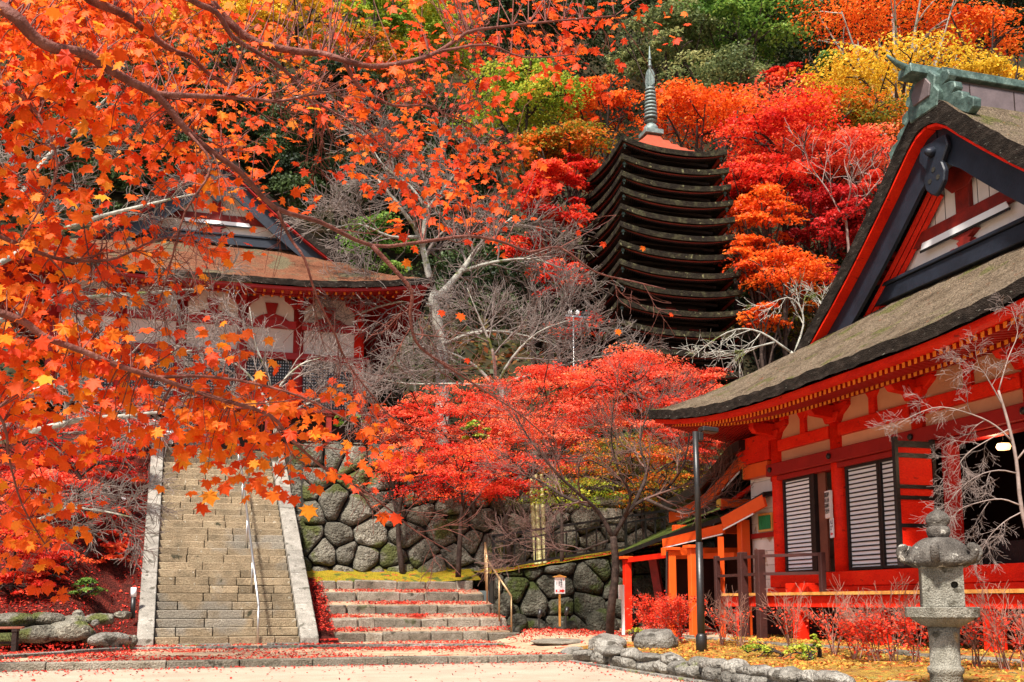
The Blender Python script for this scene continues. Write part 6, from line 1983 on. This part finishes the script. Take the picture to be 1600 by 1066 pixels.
bare('weeping_tree', 'bare weeping tree with pinkish twigs in front of the shrine doorway', [
    ([b4, (1625, 900, D), (1597, 800, D), (1588, 720, D), (1575, 660, D), (1560, 610, D)], 0.026, 0.011),
    ([(1582, 690, D), (1555, 665, D), (1520, 648, D), (1470, 636, D), (1430, 648, D - .2), (1395, 668, D - .2)], 0.010, 0.0022),
    ([(1590, 740, D), (1560, 735, D), (1525, 745, D), (1490, 775, D), (1470, 810, D)], 0.008, 0.002),
    ([(1595, 790, D), (1565, 780, D), (1530, 785, D), (1495, 800, D), (1475, 840, D)], 0.008, 0.002),
    ([(1570, 640, D), (1548, 600, D), (1530, 575, D), (1500, 570, D)], 0.008, 0.002),
    ([(1597, 800, D), (1570, 815, D), (1545, 840, D), (1530, 870, D)], 0.007, 0.002),
    ([(1588, 720, D), (1620, 680, D), (1650, 650, D), (1700, 640, D)], 0.010, 0.003),
    ([(1560, 612, D), (1575, 560, D), (1590, 520, D), (1580, 480, D)], 0.007, 0.002),
    ([(1578, 670, D), (1540, 690, D), (1510, 710, D), (1490, 740, D)], 0.007, 0.002),
], D, 'weeping_bark', 'weeping_bark', 65, 2, 0.34, 7, .75, .2, .05, base=b4, rmin=.0013)
D = 29
b6 = at(1290, 640, 27)
b6.z = 5.1
bare('pale_tree', 'bare pale silvery tree rising between the pagoda and the shrine eave', [
    ([b6, (1270, 590, D), (1235, 550, D)], 0.06, 0.045),
    ([(1235, 550, D), (1190, 520, D), (1150, 515, D), (1110, 535, D), (1080, 560, D)], 0.036, 0.009),
    ([(1240, 555, D), (1255, 510, D), (1250, 480, D), (1230, 465, D), (1190, 480, D)], 0.032, 0.009),
    ([(1250, 560, D), (1290, 500, D), (1280, 470, D)], 0.032, 0.009),
    ([(1210, 535, D), (1170, 545, D), (1130, 555, D)], 0.03, 0.01),
], D, 'lichen_bark', 'lichen_bark', 66, 1, 1.0, 8, .75, .2, 0, base=b6, rmin=.0065)
D = 50
b7 = at(1330, 420, 44)
b7.z = hill(b7.x, b7.y) - .2
bare('pale_tree', 'bare pale tree standing among the red maples left of the gable', [
    ([b7, (1325, 380, 44), (1318, 340, 44)], 0.07, 0.05),
    ([(1318, 345, 44), (1295, 300, 44), (1270, 265, 44), (1260, 240, 43)], 0.04, 0.012),
    ([(1318, 340, 44), (1330, 290, 43), (1320, 260, 43)], 0.04, 0.012),
    ([(1318, 345, 44), (1350, 310, 43), (1375, 280, 43)], 0.035, 0.012),
], D, 'weeping_bark', 'weeping_bark', 67, 1, 1.8, 6, .6, .2, 0, base=b7, rmin=.010)

# ------------------------------------------------------------------ shrubs along the shrine and before the porch
def twig_shrub(label, px, py, x_, h, wdt, leaves, seed, m='leaf_red', group='red azalea shrubs along the shrine'):
    """upright twigs with scarlet leaves low down; foot at the garden height"""
    rs = np.random.RandomState(seed)
    rng = random.Random(seed)
    v = _f + _r * ((px - 800) / FOC) + _u * ((PRY - py) / FOC)
    p = E0 + v * (x_ / v.x)
    p.z = garden_z(p.x, p.y) - 0.02
    t = thing('azalea_shrub', label, 'shrub', p, 0, group)
    segs = []
    for k in range(7):
        a = rng.uniform(0, 2 * pi)
        q = walk(rng, p + Vector((rng.gauss(0, .03), rng.gauss(0, .03), 0)), (0.30 * math.cos(a), 0.30 * math.sin(a), 1), h * rng.uniform(.75, 1.05), 5, .10)
        segs.append((q, .010, .004))
        sprout(rng, segs, q, .007, .003, 1, h * .42, 5, .55, .15, -.03, .25)
    branch_mesh('twigs', segs, 'azalea_twig', t, p, kind='stuff', rmin=.0026)
    if leaves:
        tips = np.array([tuple(s[0][rng.randint(0, len(s[0]) - 1)]) for s in segs])
        tips = tips[tips[:, 2] < p.z + h * (.75 if leaves < 900 else 1.1)]
        c = tips[rs.randint(0, len(tips), leaves)] + rs.normal(0, .035, (leaves, 3))
        crown_part('foliage', (c, rs.uniform(.03, .055, leaves), rs.normal(0, .6, (leaves, 3)) + [0, 0, .8], rs.normal(0, 1, (leaves, 3)), rs.uniform(.2, .9, leaves)), m, t, p, kind='stuff')
    return t


for k, (lab, px, py, x_, h, lv) in enumerate((
        ('dense scarlet azalea beside the white marker post', 1022, 1000, 8.05, .80, 2600), ('dense scarlet azalea just left of the black lamp pole', 1064, 1004, 7.9, .80, 2600),
        ('twiggy azalea right of the black lamp pole', 1128, 1006, 8.2, .78, 200), ('twiggy azalea before the brown railing posts', 1158, 1006, 8.3, .74, 120),
        ('bare pinkish azalea under the veranda beside the railing', 1238, 1012, 8.2, .86, 160), ('azalea with red tips left of the second veranda post', 1303, 1016, 8.1, .86, 420),
        ('leafy red azalea in the middle of the veranda row', 1336, 1020, 8.05, .70, 700), ('red azalea left of the stone lantern row', 1370, 1024, 7.95, .72, 800),
        ('tall twiggy azalea just before the lantern', 1392, 1020, 8.1, .92, 320), ('red azalea partly hidden by the stone lantern', 1428, 1024, 8.0, .75, 600),
        ('bare twiggy azalea right of the lantern shaft', 1526, 1030, 8.1, .70, 160), ('tall bare azalea before the rightmost veranda post', 1568, 1034, 8.1, .82, 260),
        ('red azalea at the right edge of the picture', 1602, 1030, 8.1, .75, 300))):
    twig_shrub(lab, px, py, x_, h, .3, lv, 500 + k)
for k, (lab, px, py, rx, ry, d) in enumerate((('yellow-green bush by the garden border under the railing', 1187, 1018, 27, 15, 14.2), ('yellow-green bush before the veranda with an upright shoot', 1250, 1024, 30, 13, 13.4), ('small upright green shoot of the garden bush', 1274, 1012, 10, 20, 13.5), ('low green plant at the foot of the marker post', 995, 990, 16, 7, 19.5))):
    leafy_tree('garden_bush', lab, 'leaf_bush', px, py, rx, ry, d, 560 + k, cat='shrub', group='green bushes in the garden', npad=16, leaf_px=4.5, base_z=.25, limbs=3, dens=.8, flat=.5)

# ------------------------------------------------------------------ fallen leaves
def litter(name, label, P, size, m, seed, tilt=.35):
    rs = np.random.RandomState(seed)
    n = len(P)
    V, F, k = leaf_cloud(P, rs.uniform(.7, 1.3, n) * size, rs.normal(0, tilt, (n, 3)) + [0, 0, 1], rs.normal(0, 1, (n, 3)))
    o = ob(name, fast_mesh(name, V, F, [m], np.clip(rs.beta(2, 2, n), .01, 1)), kind='stuff')
    tag(o, label, 'leaves')
    return o


rs = np.random.RandomState(77)


def clump(x, y, s):
    return np.sin(x * 1.7 * s + 1.3) * np.sin(y * 2.3 * s + .7) + .6 * np.sin(x * 4.1 * s + y * 3.3 * s)


def scatter(n, x0, x1, y0, y1, zf, keep, seed):
    r = np.random.RandomState(seed)
    x, y = r.uniform(x0, x1, n), r.uniform(y0, y1, n)
    k = r.rand(n) < keep(x, y)
    x, y = x[k], y[k]
    return np.stack([x, y, np.array([zf(a, b) for a, b in zip(x, y)]) + r.uniform(.006, .022, len(x))], 1)


ter = scatter(26000, -6, 5.9, 16.75, 22.3, lambda a, b: .10 + (.04 if b > 20.5 else 0), lambda x, y: np.clip(.42 + .35 * clump(x, y, .5) + .5 * np.exp(-((y - 20.2) / .35) ** 2) + .5 * np.exp(-((y - 16.9) / .2) ** 2) + .5 * (x < -1.2) - .25 * (y < 19), .03, 1), 1)
litter('fallen_leaves', 'red maple leaves scattered over the terrace before the stairs', ter, .05, 'leaf_fallen', 2)
pl_ = scatter(9000, -4, 6, 11.5, 16.42, lambda a, b: 0.0, lambda x, y: np.clip(.9 * np.exp(-((16.45 - y) / .45)) + .03 + .35 * np.exp(-((5.9 - x) / .5)), 0, 1), 3)
litter('fallen_leaves', 'thin drift of red leaves on the gravel along the kerb', pl_, .045, 'leaf_fallen', 4)
st = []
for xa, xb, y0, y1, za, zb in RT:
    st.append(scatter(2200, xa, xb, y0, y1, lambda a, b: za + (zb - za) * (b - y0 + .04) / (y1 - y0 + .10), lambda x, y: np.clip(.5 + .4 * clump(x, y, .8), .1, 1), int(za * 1000)))
st.append(scatter(1500, 2.22, 2.62, 21.6, 25.3, lambda a, b: .2 + (b - 22.0) * .40 + .05 if b > 22.3 else .2, lambda x, y: x * 0 + 1, 9))
st.append(scatter(1200, 6.5, 12, 24.0, 24.5, lambda a, b: ramp_z(a) + .01, lambda x, y: np.clip((x - 6) / 4, .05, 1), 10))
litter('fallen_leaves', 'red leaves lying on the treads of the low side steps', np.concatenate(st), .05, 'leaf_fallen', 5)
bk = scatter(30000, -9, -1.36, 20.9, 29, bank_z, lambda x, y: np.clip(.7 + .4 * clump(x, y, .6), .15, 1), 11)
litter('fallen_leaves', 'thick carpet of dark red leaves on the bank left of the stairs', bk, .06, 'leaf_fallen', 6, .6)
bf = scatter(5000, -6, -1.35, 18.0, 21.0, lambda a, b: .14 + .25 * max(0, b - 20) , lambda x, y: np.clip(.8 + (y - 20.4) - .3 * (y < 19), 0, 1), 12)
litter('fallen_leaves', 'red leaves heaped between the boulders and the pale edging', bf, .055, 'leaf_fallen', 7, .6)
lg_ = scatter(9000, 6.3, 13, 18, 24, leafy_z, lambda x, y: np.clip((y - 20.3) / 1.5 + .1, .08, 1), 13)
litter('fallen_leaves', 'red leaves under the direction sign before the mossy wall', lg_, .055, 'leaf_fallen', 8, .5)
gd = scatter(17000, 6.3, 11, 6, 17.6, garden_z, lambda x, y: np.clip(.5 + .4 * clump(x, y, .9), .1, 1), 14)
litter('fallen_leaves', 'orange and yellow leaves covering the garden bed before the shrine', gd, .045, 'leaf_fallen_warm', 15, .5)


# ------------------------------------------------------------------ undergrowth on the slope between the trunks
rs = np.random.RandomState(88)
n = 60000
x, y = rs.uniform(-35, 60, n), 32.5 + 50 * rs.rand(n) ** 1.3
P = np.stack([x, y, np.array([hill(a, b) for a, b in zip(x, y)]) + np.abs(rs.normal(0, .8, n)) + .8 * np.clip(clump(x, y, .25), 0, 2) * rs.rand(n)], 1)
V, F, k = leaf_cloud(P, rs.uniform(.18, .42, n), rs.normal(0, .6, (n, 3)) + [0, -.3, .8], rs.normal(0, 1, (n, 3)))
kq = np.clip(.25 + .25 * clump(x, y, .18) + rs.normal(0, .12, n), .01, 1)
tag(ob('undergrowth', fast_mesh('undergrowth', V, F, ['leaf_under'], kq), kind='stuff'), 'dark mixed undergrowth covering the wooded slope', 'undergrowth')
